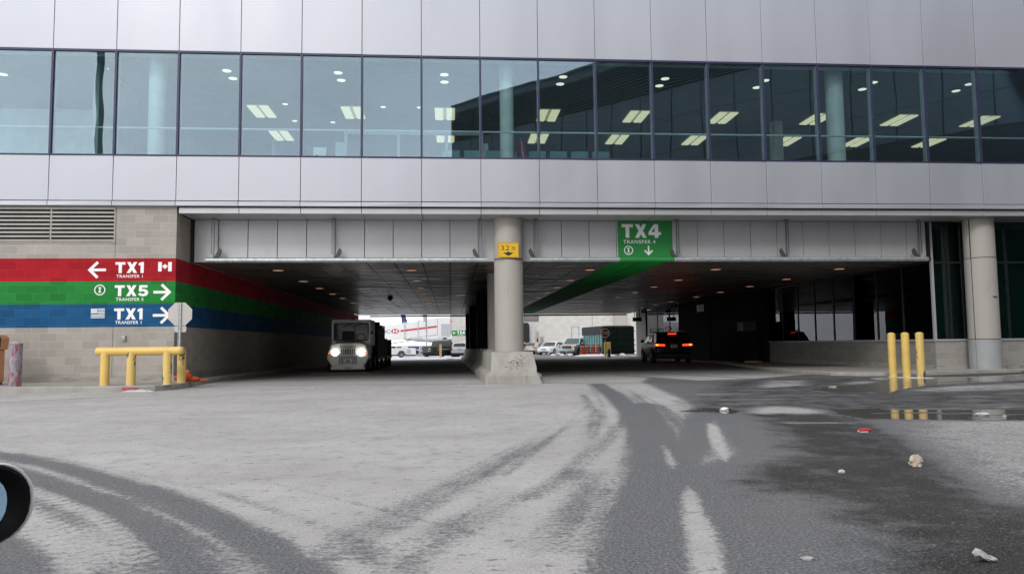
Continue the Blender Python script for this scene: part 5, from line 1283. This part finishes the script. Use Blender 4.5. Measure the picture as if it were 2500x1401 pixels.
MB().box(0.061, 0.068, -0.12, 0.12, 0.11, 0.195).build('number_plate', 'plate', c, smooth=0)
for s in (1, -1):
    MB().lathe([(0.001, 0.012), (0.098, 0.012), (0.105, 0.0)], (0.028, s * 0.47, 0.715), 'x', 22).build('headlight', 'headlight on', c)
    MB().box(0.028, 0.045, min(s * 0.60, s * 0.71), max(s * 0.60, s * 0.71), 0.69, 0.74).build('indicator', 'amber lamp on', c, smooth=0, bevel=0.006)
    for wx in (-0.55, -2.3): wheel_proto(c, 'wheel', wx, s * 0.66, 0.33, 0.22, s, 'worn white paint', 6)
# cab
cab = MB()
X0, X1, HW = -2.55, -0.86, 0.73
cab.box(X0, X1, -HW, HW, 1.90, 1.965)                                      # roof
cab.prism([(-HW, 1.12), (HW, 1.12), (HW, 1.899), (-HW, 1.899), (-HW, 1.2), (-HW + 0.09, 1.2), (-HW + 0.09, 1.80), (HW - 0.09, 1.80), (HW - 0.09, 1.20), (-HW, 1.20)][:4], (X0, 0, 0), (0, 1, 0), UZ, (0.04, 0, 0))
for s in (1, -1):
    cab.box(X1 - 0.06, X1, min(s * (HW - 0.10), s * HW), max(s * (HW - 0.10), s * HW), 0.96, 1.899)
    cab.box(X0 + 0.042, X0 + 0.12, min(s * (HW - 0.06), s * HW), max(s * (HW - 0.06), s * HW), 0.96, 1.899)
    cab.box(X0 + 0.121, X1 - 0.061, min(s * (HW - 0.05), s * HW), max(s * (HW - 0.05), s * HW), 0.96, 1.28)
cab.box(X1 - 0.06, X1, -HW + 0.101, HW - 0.101, 1.80, 1.899); cab.box(X1 - 0.06, X1, -HW + 0.101, HW - 0.101, 1.06, 1.20)
cab.build('cab', 'worn white paint', c, smooth=0, bevel=0.012)
wf = rrect(0.655, 0.335, 0.07); wi = rrect(0.62, 0.30, 0.05); b = MB(); m = len(wf)
for x in (X1 - 0.01, X1 + 0.012):
    b.v += [(x, y, 1.50 + z) for y, z in wf] + [(x, y, 1.50 + z) for y, z in wi]
for i in range(m):
    j = (i + 1) % m
    b.f += [(i, j, m + j, m + i), (2 * m + i, 3 * m + i, 3 * m + j, 2 * m + j), (i, 2 * m + i, 2 * m + j, j), (m + i, m + j, 3 * m + j, 3 * m + i)]
b.build('windscreen_gasket', 'rubber', c, smooth=30)
MB().prism(wi, (X1 - 0.004, 0, 0), (0, 1, 0), UZ, (0.006, 0, 0)).build('windscreen', 'cab glass', c, smooth=0)
MB().box(X1 - 0.02, X1 - 0.006, 0.13, 0.155, 1.23, 1.78).build('screen_bar', 'black plastic', c, smooth=0)
for y0, y1 in ((0.05, -0.30), (0.45, 0.02)): MB().tube([(X1 + 0.03, y0, 1.83), (X1 + 0.03, y0 - 0.08, 1.78), (X1 + 0.025, y1, 1.68)], 0.011).build('wiper', 'black plastic', c)
MB().lathe([(0.001, 0.10), (0.05, 0.09), (0.07, 0.03), (0.08, 0.0)], (X1 - 0.4, 0.02, 1.965), 'z', 14).build('beacon', 'lamp red', c)
MB().box(X1 - 0.12, X1 - 0.02, 0.71, 0.82, 1.40, 1.52).box(X1 - 0.05, X1 - 0.03, 0.70, 0.715, 1.30, 1.6).build('wing_mirror', 'black plastic', c, smooth=0, bevel=0.01)
MB().box(-2.0, -1.6, -0.5, -0.05, 0.96, 1.10).box(-2.12, -2.0, -0.5, -0.05, 0.96, 1.55).build('seat', 'black plastic', c, smooth=0, bevel=0.04)
MB().lathe([(0.16, -0.012), (0.175, 0), (0.16, 0.012), (0.145, 0), (0.16, -0.012)], (0, 0, 0), 'x', 20).xf(Matrix.Translation((-1.25, 0.33, 1.30)) @ Matrix.Rotation(R(-35), 4, 'Y')).build('steering_wheel', 'black plastic', c)
def cart(label, y, h, load):
    c = thing('baggage_cart', label, 'baggage cart', (-3.70, y, ground_z(y)), R(-90), 'baggage carts towed by the tug')
    MB().box(-1.5, 1.5, -0.76, 0.76, 0.40, 0.52).build('deck', 'cart steel', c, smooth=0, bevel=0.01)
    if h:
        MB().box(-1.5, 1.5, -0.76, 0.76, h - 0.05, h).build('roof', 'cart steel', c, smooth=0, bevel=0.01)
        for x in (-1.46, 0, 1.46):
            for s in (1, -1): MB().box(x - 0.03, x + 0.03, s * 0.73 - 0.03, s * 0.73 + 0.03, 0.521, h - 0.051).build('post', 'cart steel', c, smooth=0)
        for s in (1, -1): MB().box(-1.42, 1.42, s * 0.745 - 0.006, s * 0.745 + 0.006, 0.55, h - 0.08).build('curtain', 'cart canvas', c, smooth=0)
        MB().box(1.48, 1.50, -0.70, 0.70, 0.521, h - 0.051).build('end_panel', 'cart canvas', c, smooth=0)
        MB().cyl((1.35, -0.70, h + 0.05), (1.35, 0.80, h + 0.05), 0.06, n=12).build('rolled_cover', 'cart canvas', c)
    else:
        MB().box(-1.48, -1.44, -0.74, 0.74, 0.521, 1.3).build('end_panel', 'cart steel', c, smooth=0)
    for x in (-1.05, 1.05):
        for s in (1, -1): wheel_proto(c, 'wheel', x, s * 0.66, 0.23, 0.14, s, 'cart steel', 5)
    MB().cyl((1.5, 0, 0.42), (2.2, 0, 0.42), 0.03, n=8).build('tow_bar', 'cart steel', c)
    MB().box(-1.515, -1.501, 0.55, 0.72, 0.42, 0.50).build('reflector', 'lamp amber', c, smooth=0)
    return c
cart('tall dark curtained baggage cart directly behind the white tug', 33.0, 1.86, None)
cart('low open baggage cart piled with dark bags at the tail of the train', 37.2, None, None)
random.seed(11); k = 0
for lv_, (zz, n_) in enumerate(((0.525, 6), (0.80, 6), (1.08, 4))):
    for i in range(n_):
        x = -1.1 + (i % 3) * 0.95; s = (0.37 if i < 3 else -0.37) if n_ == 6 else (0.33 if i < 2 else -0.33)
        b = MB().box(-0.42, 0.42, -0.30, 0.30, 0.0, 0.265)
        o = b.build('suitcase', 'cart canvas', None, bevel=0.05)
        o.location = (-3.70 + s, 37.2 + (x if n_ == 6 else (i % 2) * 1.0 - 0.6), ground_z(37.2) + zz); o.rotation_euler.z = R(90 + random.uniform(-6, 6))
        tag(o, 'dark suitcase in the pile on the last baggage cart behind the tug', 'suitcase', 'dark suitcases piled on the last cart')
# ------------------------------------------------------------------ the far apron beyond the exits
F = thing('far_building', 'pale block service building closing the far apron behind the parked cars', 'building')
MB().box(0.2, 60, 95, 101, FZ - 0.1, 11.0).build('wall', 'far block', F, smooth=0)
MB().box(20.8, 22.4, 94.5, 94.995, FZ, 11.0).build('pier', 'column concrete', F, smooth=0)
b = MB().box(9.3, 11.15, 94.93, 94.96, 3.75, 4.55).build('louvre', 'black plastic', F, smooth=0)
s_ = MB()
for k in range(5): s_.box(9.35, 11.1, 94.90, 94.929, 3.80 + k * 0.15, 3.80 + k * 0.15 + 0.09)
s_.build('slats', 'louvre metal', b, smooth=0)
MB().prism([(8.5, FZ), (9.9, FZ), (9.9, 3.3), (9.75, 3.55), (8.5, 3.55)], (0, 94.4, 0), UX, UZ, (0, 0.58, 0)).build('dock_shelter', 'black plastic', F, smooth=0)
MB().box(9.92, 10.65, 94.85, 94.99, FZ, 3.6).build('dock_frame', 'far door', F, smooth=0)
d_ = MB().box(15.42, 16.22, 94.96, 94.99, FZ, 3.0).build('door', 'far door', F, smooth=0)
MB().box(15.34, 15.40, 94.95, 94.995, FZ, 3.08).box(16.24, 16.30, 94.95, 94.995, FZ, 3.08).box(15.401, 16.239, 94.95, 94.995, 3.02, 3.08).build('door_frame', 'electrical grey', d_, smooth=0)
MB().box(15.42, 16.22, 94.955, 94.959, 1.55, 1.58).box(15.5, 15.6, 94.93, 94.958, 0.75, 0.80).build('handle', 'electrical grey', d_, smooth=0)
MB().box(10.85, 11.1, 94.90, 94.99, 0.6, 2.45).build('control_panel', 'beige paint', F, smooth=0)
MB().box(10.90, 11.06, 94.88, 94.899, 1.1, 1.6).build('panel_screen', 'black plastic', F, smooth=0)
MB().box(11.35, 11.75, 94.88, 94.99, 1.15, 1.80).build('junction_box', 'electrical grey', F, smooth=0)
MB().box(24.35, 24.6, 94.9, 94.99, 2.4, 3.1).build('vent', 'electrical grey', F, smooth=0)
MB().box(18.0, 18.04, 94.985, 94.998, FZ, 11).build('control_joint', 'joint', F, smooth=0)
rebase(F, (30.0, 95.0, FZ))
c = thing('transfer_sign', 'small green TX4 sign with a left arrow on the far block wall', 'sign', (1.08, 94.97, 2.03))
MB().box(-0.88, 0.88, 0, 0.025, 0, 0.66).build('panel', 'sign green', c, smooth=0)
glyphs('TX4', -0.22, 0.76, 0.20, 0.58, c, 0.0)
text_mesh('lettering', 'TRANSFER 4', -0.18, 0.66, 0.06, 0.14, (0, 0, 0), UX, UZ, (0, -0.004, 0), 'sign white', c, 0.015, 1.05)
flat(arrow_poly(-0.78, -0.38, 0.36, 0.19, 0.07, -1), c, 0.0, t=0.004)

# dark container with a teal ribbed side
ang = R(8.6)
c = thing('refuse_container', 'large dark green container with a grey tarp and teal ribbed side behind the barrels', 'container', (14.9, 73.0, ground_z(73)), ang)
MB().box(0.02, 3.2, 0.02, 6.1, 0.12, 2.80).build('body', 'container green', c, smooth=0, bevel=0.03)
b = MB()
for k in range(5): b.box(0.06, 3.16, -0.03, 0.018, 0.35 + k * 0.55, 0.43 + k * 0.55)
for x in (0.0, 1.55, 3.12): b.box(x, x + 0.1, -0.045, 0.019, 0.12, 2.80)
b.build('door_frame', 'container green', c, smooth=0)
b = MB()
for k in range(8): b.box(-0.10, 0.018, 0.2 + k * 0.75, 0.2 + k * 0.75 + 0.42, 0.25, 2.2)
b.box(-0.08, 0.017, 0.05, 6.05, 1.15, 1.25)
b.build('ribs', 'teal paint', c, smooth=0)
MB().prism([(-0.13, 2.05), (-0.12, 2.86), (0.4, 2.92), (2.9, 2.92), (3.22, 2.84), (3.22, 2.80), (0.0, 2.80), (-0.03, 2.05)], (0, 0.03, 0), UX, UZ, (0, 6.1, 0)).build('tarp', 'grey tarp', c, smooth=0)
for k, z in enumerate((0.4, 1.0, 1.5, 2.4)): MB().cyl((3.2, -0.02, z), (3.32, -0.02, z), 0.05, n=8).build('hinge', 'black plastic', c)
# orange barrels
BR = None
for k, (x, y) in enumerate(((12.95, 73.7), (13.42, 73.6), (13.97, 73.5), (14.50, 73.4))):
    lab = 'orange and black banded traffic barrel before the dark container, %s from the left' % oi[k]
    if BR is None:
        BR = thing('traffic_barrel', lab, 'traffic barrel', (x, y, ground_z(y)), group='traffic barrels by the container')
        MB().lathe([(0.001, 0.0), (0.30, 0.0), (0.30, 0.08), (0.24, 0.10), (0.235, 0.30), (0.225, 0.31), (0.22, 0.52), (0.21, 0.53), (0.205, 0.74), (0.195, 0.75), (0.185, 0.95), (0.15, 0.98), (0.001, 0.98)], n=20).build('drum', 'barrel orange', BR)
        for z in (0.30, 0.52, 0.74): MB().lathe([(0.20, z - 0.06), (0.25 - z * 0.045, z - 0.06), (0.25 - z * 0.045, z + 0.06), (0.20, z + 0.06)], n=20).build('band', 'sign black', BR)
        MB().lathe([(0.001, 0.09), (0.32, 0.09), (0.34, 0.02), (0.34, 0.0)], n=20).build('base', 'rubber', BR)
        MB().box(-0.05, 0.05, -0.02, 0.02, 0.97, 1.08).build('handle', 'sign black', BR, smooth=0)
    else: copy_tree(BR, (x, y, ground_z(y)), label=lab)
# stop sign, posts and hydrant at the mouth of the right road
c = thing('stop_sign', 'shade-darkened red STOP sign facing the viewer in front of the dark container', 'stop sign', (13.66, 66.0, ground_z(66)))
oc = [(0.41 * math.cos(PI / 8 + k * PI / 4), 2.07 + 0.41 * math.sin(PI / 8 + k * PI / 4)) for k in range(8)]
MB().prism(oc, (0, 0, 0), UX, UZ, (0, 0.01, 0)).build('sign_plate', 'sign white', c, smooth=0)
MB().prism([(x * 0.93, 2.07 + (z - 2.07) * 0.93) for x, z in oc], (0, -0.001, 0), UX, UZ, (0, -0.004, 0)).build('face', 'shaded stop red', c, smooth=0)
text_mesh('lettering', 'STOP', -0.31, 0.31, 1.93, 2.21, (0, -0.006, 0), UX, UZ, (0, -0.004, 0), 'sign back', c, 0.0)  # grey letters in place of white: their shade is in the colour
MB().box(-0.18, 0.18, 0, 0.01, 1.44, 1.63).build('tab_plate', 'shaded stop red', c, smooth=0)
MB().box(-0.03, 0.03, 0.012, 0.05, 0, 2.4).build('post', 'galvanised', c, smooth=0)
Y3 = None
for k, (x, y) in enumerate(((13.48, 65.3), (13.68, 65.2), (13.88, 65.3))):
    lab = 'yellow bollard under the far stop sign, %s from the left' % oi[k]
    if Y3 is None:
        Y3 = thing('bollard', lab, 'bollard', (x, y, ground_z(y)), group='yellow bollards under the far stop sign')
        MB().cyl((0, 0, 0), (0, 0, 1.22), 0.095, n=16).build('post', 'yellow paint', Y3)
        MB().ball((0, 0, 1.22), 0.095, 16, 8, (1, 1, 0.5)).build('cap', 'yellow paint', Y3)
    else: copy_tree(Y3, (x, y, ground_z(y)), label=lab)
copy_tree(Y3, (-0.88, 69.2, ground_z(69.2)), label='single yellow bollard standing before the black pickup on the far left apron')['group'] = 'yellow bollards on the far apron'
c = thing('fire_hydrant', 'short dark fire hydrant beside the far yellow bollards', 'hydrant', (12.75, 60.2, ground_z(60)))
MB().lathe([(0.001, 0.70), (0.06, 0.68), (0.11, 0.60), (0.11, 0.58), (0.14, 0.57), (0.14, 0.54), (0.11, 0.53), (0.11, 0.06), (0.15, 0.05), (0.15, 0.0)], n=18).build('barrel', 'sign black', c)
MB().cyl((-0.2, 0, 0.42), (0.2, 0, 0.42), 0.06, n=12).build('outlets', 'dull steel', c)
# snow lumps on the wheel stops, snow banks
for k, (px_, yv, w_) in enumerate(((10.35, 76.0, 0.26), (11.30, 76.2, 0.26), (12.15, 76.5, 0.20), (13.4, 76.6, 0.24), (14.3, 71.2, 0.22), (16.3, 70.9, 0.30))):
    lump('snow_lump', 'white lump of snow on the parking kerb before the far cars, %s from the left' % oi[k], 'snow', (px_, yv, ground_z(yv)), w_, 0.2, 0.24, 'snow', 40 + k)
lump('snow_bank', 'low bank of clean snow in front of the orange barrels', 'snow bank', (13.6, 71.5, ground_z(71)), 1.9, 1.6, 0.16, 'snow', 51)
for k, (x, y, sx, sy, h, lab) in enumerate(((-3.6, 62.5, 3.0, 2.6, 0.07, 'trampled snow at the left exit in front of the white tow truck'), (0.6, 67.6, 1.8, 1.6, 0.10, 'snow ridge around the foot of the single far bollard'), (-1.5, 70.2, 2.8, 1.4, 0.12, 'snow under the black pickup on the far apron'))):
    lump('snow_bank', lab, 'snow bank', (x, y, ground_z(y)), sx, sy, h, 'snow', 60 + k)
def snow_field(x0, x1, y0, y1, h):
    b = MB(); nx_, ny_ = 60, 24; random.seed(int(x0 * 7 + y0))
    for j in range(ny_ + 1):
        for i in range(nx_ + 1):
            x = x0 + (x1 - x0) * i / nx_; y = y0 + (y1 - y0) * j / ny_
            e = min(1, 4 * min(i / nx_, 1 - i / nx_), 4 * min(j / ny_, 1 - j / ny_))
            q = 0.5 + 0.3 * math.sin(x * 1.3 + y * 0.7) + 0.25 * math.sin(x * 0.57 - y * 1.1 + 1) + random.uniform(-0.12, 0.12)
            b.v.append((x, y, ground_z(y) - 0.02 + h * e * max(0, q)))
    b.f = [(j * (nx_ + 1) + i, j * (nx_ + 1) + i + 1, (j + 1) * (nx_ + 1) + i + 1, (j + 1) * (nx_ + 1) + i) for j in range(ny_) for i in range(nx_)]
    o = b.build('snow', 'snow', None, smooth=70); return tag(o, kind='structure')
snow_field(-40, 7.5, 58.5, 92, 0.05); snow_field(9, 40, 88.0, 94.6, 0.08); snow_field(-60, 0, 95, 160, 0.06); snow_field(15.5, 30, 69.5, 72.5, 0.09)

# ------------------------------------------------------------------ the gate on the far left: jet bridge, aircraft, tow truck, lamp post
def oct_tube(mb, p0, p1, w, h):
    d = (Vector(p1) - Vector(p0)); s = Vector((0, 1, 0))
    for a in (0,):
        vs = []
        for p in (p0, p1):
            for yy, zz in ((-1, 0), (1, 0), (1, 1), (-1, 1)): vs.append((p[0], p[1] + yy * w / 2, p[2] + zz * h))
        mb.add(vs, [(0, 1, 2, 3), (7, 6, 5, 4), (0, 4, 5, 1), (1, 5, 6, 2), (2, 6, 7, 3), (3, 7, 4, 0)])
    return mb
YJ = 125.0
J = thing('jet_bridge', 'white passenger boarding bridge with a red stripe leading to the aircraft on the far left', 'jet bridge')
A0, A1, A2 = (-30.0, YJ, 0.4), (-7.35, YJ, 1.95), (-2.05, YJ, 2.55)
def lerp(a, b_, t): return tuple(p + (q - p) * t for p, q in zip(a, b_))
oct_tube(MB(), A0, A1, 2.6, 2.45).build('tunnel_section', 'bridge white', J, smooth=0, bevel=0.03)
oct_tube(MB(), (A1[0] - 0.3, YJ, A1[2] - 0.06), lerp(A1, A2, 0.42), 3.0, 2.65).build('tunnel_section', 'bridge white', J, smooth=0, bevel=0.03)
oct_tube(MB(), lerp(A1, A2, 0.40), A2, 3.3, 2.75).build('tunnel_section', 'bridge white', J, smooth=0, bevel=0.03)
b = MB()
for t0, t1, yo in ((-0.13, -0.057, 1.335), (-0.056, 0.41, 1.535), (0.411, 0.98, 1.685)):
    a = lerp(A1, A2, t0); e = lerp(A1, A2, t1)
    b.prism([(a[0], a[2] + 1.22), (e[0], e[2] + 1.22), (e[0], e[2] + 1.50), (a[0], a[2] + 1.50)], (0, YJ - yo, 0), UX, UZ, (0, 0.02, 0))
b.build('red_stripe', 'stripe red', J, smooth=0)
b = MB()
for t in (0.0, 0.41): p = lerp(A1, A2, t); b.box(p[0] - 0.06, p[0] + 0.06, YJ - 1.72, YJ - 1.68, p[2] - 0.1, p[2] + 2.75)
b.build('section_frames', 'bridge grey', J, smooth=0)
text_mesh('lettering', 'HSBC', -12.2, -9.65, 2.9, 3.42, (0, YJ - 1.31, 0), (1, 0, 0.0), UZ, (0, -0.02, 0), 'logo grey', J, 0.0)
zl = 3.25; xl = -8.90; hx = []
lg = MB(); a_, h_ = 0.52, 0.36
for poly in ([(-2 * h_ + 0.02, 0), (-h_, -h_), (-h_, h_)], [(2 * h_ - 0.02, 0), (h_, h_), (h_, -h_)], [(-h_ + 0.01, h_), (0, 0.02), (h_ - 0.01, h_)], [(-h_ + 0.01, -h_), (h_ - 0.01, -h_), (0, -0.02)]):
    lg.prism([(xl + x, zl - 0.05 + z) for x, z in poly], (0, YJ - 1.31, 0), UX, UZ, (0, -0.02, 0))
lg.build('logo', 'stripe red', J, smooth=0)
# rotunda cab and its legs
MB().box(-2.0, 0.05, YJ - 2.0, YJ + 1.5, 2.1, 5.4).build('rotunda', 'bridge white', J, smooth=0, bevel=0.05)
MB().box(-1.45, 0.0 - 0.0, YJ - 2.06, YJ - 2.01, 2.4, 4.3).build('rotunda_window', 'bridge grey', J, smooth=0)
MB().box(0.0, 0.55, YJ - 1.9, YJ + 1.0, 2.6, 6.5).build('link_corridor', 'bridge grey', J, smooth=0)
MB().box(0.0, 0.56, YJ - 1.93, YJ - 1.905, 4.55, 4.9).build('red_stripe', 'stripe red', J, smooth=0)
MB().cyl((-0.9, YJ, FZ), (-0.9, YJ, 2.1), 0.35, n=16).build('rotunda_leg', 'bridge grey', J)
MB().box(-13.6, -12.7, YJ - 0.6, YJ + 0.6, FZ, 1.3).box(-15, -11, YJ - 1.6, YJ - 1.3, FZ, 0.5).build('drive_legs', 'bridge white', J, smooth=0)
MB().prism([(-12, 0.9), (-4.5, 2.05), (-4.5, 1.9), (-12, 0.7)], (0, YJ - 1.6, 0), UX, UZ, (0, 0.2, 0)).build('cable_tray', 'electrical grey', J, smooth=0)
rebase(J, (-1.0, YJ, FZ))
# aircraft far behind
A = thing('airliner', 'white airliner with a navy tail fin parked behind the jet bridge', 'aircraft', (1.0, 300, FZ), R(12))
b = MB(); prof = [(0.05, -22), (0.9, -19), (1.6, -14), (2.0, -8), (2.0, 12), (1.7, 15), (1.0, 17.3), (0.05, 18.5)]
b.lathe([(r, h) for r, h in prof], (0, 0, 4.2), 'x', 24).build('fuselage', 'bridge white', A)
MB().prism([(-19.4, 5.2), (-20.6, 13.6), (-19.0, 13.6), (-16.6, 5.9)], (0, -0.2, 0), UX, UZ, (0, 0.4, 0)).build('tail_fin', 'navy tail', A, smooth=0, bevel=0.05)
for s in (1, -1):
    MB().prism([(3.5, s * 1.5), (-2.0, s * 1.5), (-6.5, s * 16), (-4.8, s * 16)], (0, 0, 3.2), UX, UY, (0, 0, 0.35)).build('wing', 'bridge grey', A, smooth=0, bevel=0.05)
    MB().prism([(-16.5, s * 0.8), (-20.0, s * 0.8), (-21.8, s * 6.5), (-20.6, s * 6.5)], (0, 0, 5.2), UX, UY, (0, 0, 0.2)).build('tailplane', 'bridge grey', A, smooth=0)
    MB().lathe([(0.001, 3.3), (0.85, 3.2), (1.05, 2.2), (1.0, 0.6), (0.6, -0.4), (0.001, -0.5)], (0, s * 5.5, 1.9), 'x', 18).build('engine', 'bridge white', A)
b = MB()
for k in range(26): b.box(-10 + k * 0.85, -10 + k * 0.85 + 0.3, -2.01, -1.98, 4.55, 4.95)
b.build('cabin_windows', 'electrical grey', A, smooth=0)
for x, y in ((13, 0), (-1.5, 2.6), (-1.5, -2.6)): MB().cyl((x, y - 0.25, 0.55), (x, y + 0.25, 0.55), 0.55, n=16).cyl((x, y, 0.5), (x, y, 2.8), 0.12, n=8).build('landing_gear', 'rubber', A)
# white tow truck
c = thing('tow_truck', 'white low aircraft service truck with a large wheel standing on far snow', 'truck', (-5.15, 80.0, FZ), R(4))
MB().prism([(-1.9, 0.30), (-1.9, 0.82), (-1.5, 1.0), (-0.5, 1.16), (0.5, 0.98), (1.5, 0.95), (1.55, 0.30), (0.55, 0.28), (0.42, 0.62), (0.0, 0.70), (-0.36, 0.58), (-0.46, 0.28)], (0, -0.75, 0), UX, UZ, (0, 1.5, 0)).build('body', 'bridge white', c, smooth=0, bevel=0.03)
MB().box(-0.95, -0.55, -0.76, -0.745, 0.98, 1.14).box(-0.45, 0.05, -0.76, -0.745, 1.0, 1.12).build('cab_window', 'car glass', c, smooth=0)
for x in (0.03, -1.45, ):
    for s in (1, -1): wheel_proto(c, 'wheel', x, s * 0.66, 0.34 if x > -1 else 0.22, 0.24, s, 'rim metal', 6)
MB().box(0.62, 1.0, -0.765, -0.751, 0.42, 0.85).build('side_grille', 'bridge grey', c, smooth=0)
MB().box(-1.85, 1.5, -0.72, 0.72, 0.20, 0.29).build('skirt', 'black plastic', c, smooth=0)
MB().box(-1.95, -1.75, -0.4, 0.1, 0.25, 0.42).build('marker', 'lamp amber', c, smooth=0)
c = thing('lamp_post', 'slim pale lamp post with a hanging lantern box in front of the jet bridge', 'lamp post', (-2.55, 82.0, FZ))
MB().cyl((0, 0, 0), (0, 0, 9.5), 0.085, n=12).build('pole', 'galvanised', c)
MB().prism([(-0.42, 4.55), (-0.30, 3.75), (-0.11, 3.75), (-0.11, 4.55)], (0, -0.1, 0), UX, UZ, (0, 0.25, 0)).build('box', 'bridge grey', c, smooth=0)
MB().box(-0.10, -0.03, -0.09, 0.09, 2.9, 4.9).build('bracket', 'electrical grey', c, smooth=0)
MB().box(-1.2, 1.2, -0.15, 0.15, 9.5, 9.7).build('lamp_head', 'bridge grey', c, smooth=0)
# service boxes and a blue tank at the gate
c = thing('service_trailer', 'small white and blue service trailer half hidden behind the white tow truck', 'trailer', (-5.4, 104.0, FZ))
MB().box(-1.8, 1.3, -0.6, 0.6, 0.5, 1.25).build('tank', 'bridge white', c, smooth=0, bevel=0.08)
MB().box(-0.3, 1.2, -0.62, -0.601, 0.7, 1.1).build('panel', 'plate blue', c, smooth=0)
for x in (-1.2, 0.8): MB().cyl((x, -0.6, 0.3), (x, -0.4, 0.3), 0.3, n=14).cyl((x, 0.4, 0.3), (x, 0.6, 0.3), 0.3, n=14).build('wheel', 'rubber', c)
# ------------------------------------------------------------------ camera, sky, sun
cam = bpy.data.cameras.new('camera'); cam.sensor_width = 36.0; cam.lens = 36.0 * 1843 / 2500
cam.clip_start = 0.05; cam.clip_end = 5000
co = bpy.data.objects.new('camera', cam); COL.objects.link(co)
yw, pt, rl = R(4.71), R(4.32), R(-0.63)
fw = Vector((math.sin(yw) * math.cos(pt), math.cos(yw) * math.cos(pt), math.sin(pt)))
rt = Vector((math.cos(yw), -math.sin(yw), 0)); up = rt.cross(fw)
rr = rt * math.cos(rl) + up * math.sin(rl); uu = up * math.cos(rl) - rt * math.sin(rl)
mw = Matrix((rr, uu, -fw)).transposed().to_4x4(); mw.translation = (0, 0, 0.92)
co.matrix_world = mw
SC.camera = co

SUN_EL, SUN_AZ = R(34), R(203)     # a veiled sun, behind and to the left of the viewer
w = bpy.data.worlds.new('World'); SC.world = w; w.use_nodes = True
nt = w.node_tree; nt.nodes.clear()
wo = N(nt, 'ShaderNodeOutputWorld'); bg = N(nt, 'ShaderNodeBackground'); nt.links.new(bg.outputs[0], wo.inputs[0])
sky = N(nt, 'ShaderNodeTexSky', sky_type='NISHITA'); sky.sun_disc = False
sky.sun_elevation = SUN_EL; sky.sun_rotation = SUN_AZ; sky.air_density = 1.6; sky.dust_density = 4.0; sky.ozone_density = 1.0
tc = N(nt, 'ShaderNodeTexCoord')
mp = N(nt, 'ShaderNodeMapping'); mp.inputs['Scale'].default_value = (1.0, 1.0, 2.2); nt.links.new(tc.outputs['Generated'], mp.inputs[0])
cl = noise(nt, mp.outputs[0], 2.2, 6, 0.55)
cloud = mixc(nt, sstep(nt, cl, 0.3, 0.7), (8.5, 8.8, 9.4), (12.1, 12.2, 12.5))
sx = N(nt, 'ShaderNodeSeparateXYZ'); nt.links.new(tc.outputs['Generated'], sx.inputs[0])
el = sstep(nt, math_(nt, 'ABSOLUTE', sx.outputs[2]), 0.0, 0.55, 1.55, 0.86)      # thin overcast, brightest low down
cb = N(nt, 'ShaderNodeCombineXYZ')
for i in range(3): nt.links.new(el, cb.inputs[i])
cloud = mixc(nt, 1.0, cloud, cb.outputs[0], 'MULTIPLY')
c = mixc(nt, 0.88, sky.outputs[0], cloud)
nt.links.new(c, bg.inputs['Color']); bg.inputs['Strength'].default_value = 0.098

su = bpy.data.lights.new('sun', 'SUN'); su.energy = 0.75; su.angle = R(14); su.color = (1.0, 0.97, 0.93)
so = bpy.data.objects.new('sun', su); COL.objects.link(so)
d = Vector((math.sin(SUN_AZ) * math.cos(SUN_EL), math.cos(SUN_AZ) * math.cos(SUN_EL), math.sin(SUN_EL)))
so.rotation_euler = d.to_track_quat('Z', 'Y').to_euler(); so.location = d * 60

SC.view_settings.view_transform = 'Standard'; SC.view_settings.look = 'None'
SC.view_settings.exposure = 0.46; SC.view_settings.gamma = 1.0; SC.view_settings.use_curve_mapping = False
SC.render.engine = 'CYCLES'
SC.cycles.use_denoising = True; SC.cycles.denoiser = 'OPENIMAGEDENOISE'
SC.cycles.max_bounces = 10; SC.cycles.diffuse_bounces = 4; SC.cycles.glossy_bounces = 4
SC.cycles.transmission_bounces = 6; SC.cycles.transparent_max_bounces = 16
SC.cycles.sample_clamp_indirect = 8.0
SC.cycles.caustics_reflective = False; SC.cycles.caustics_refractive = False
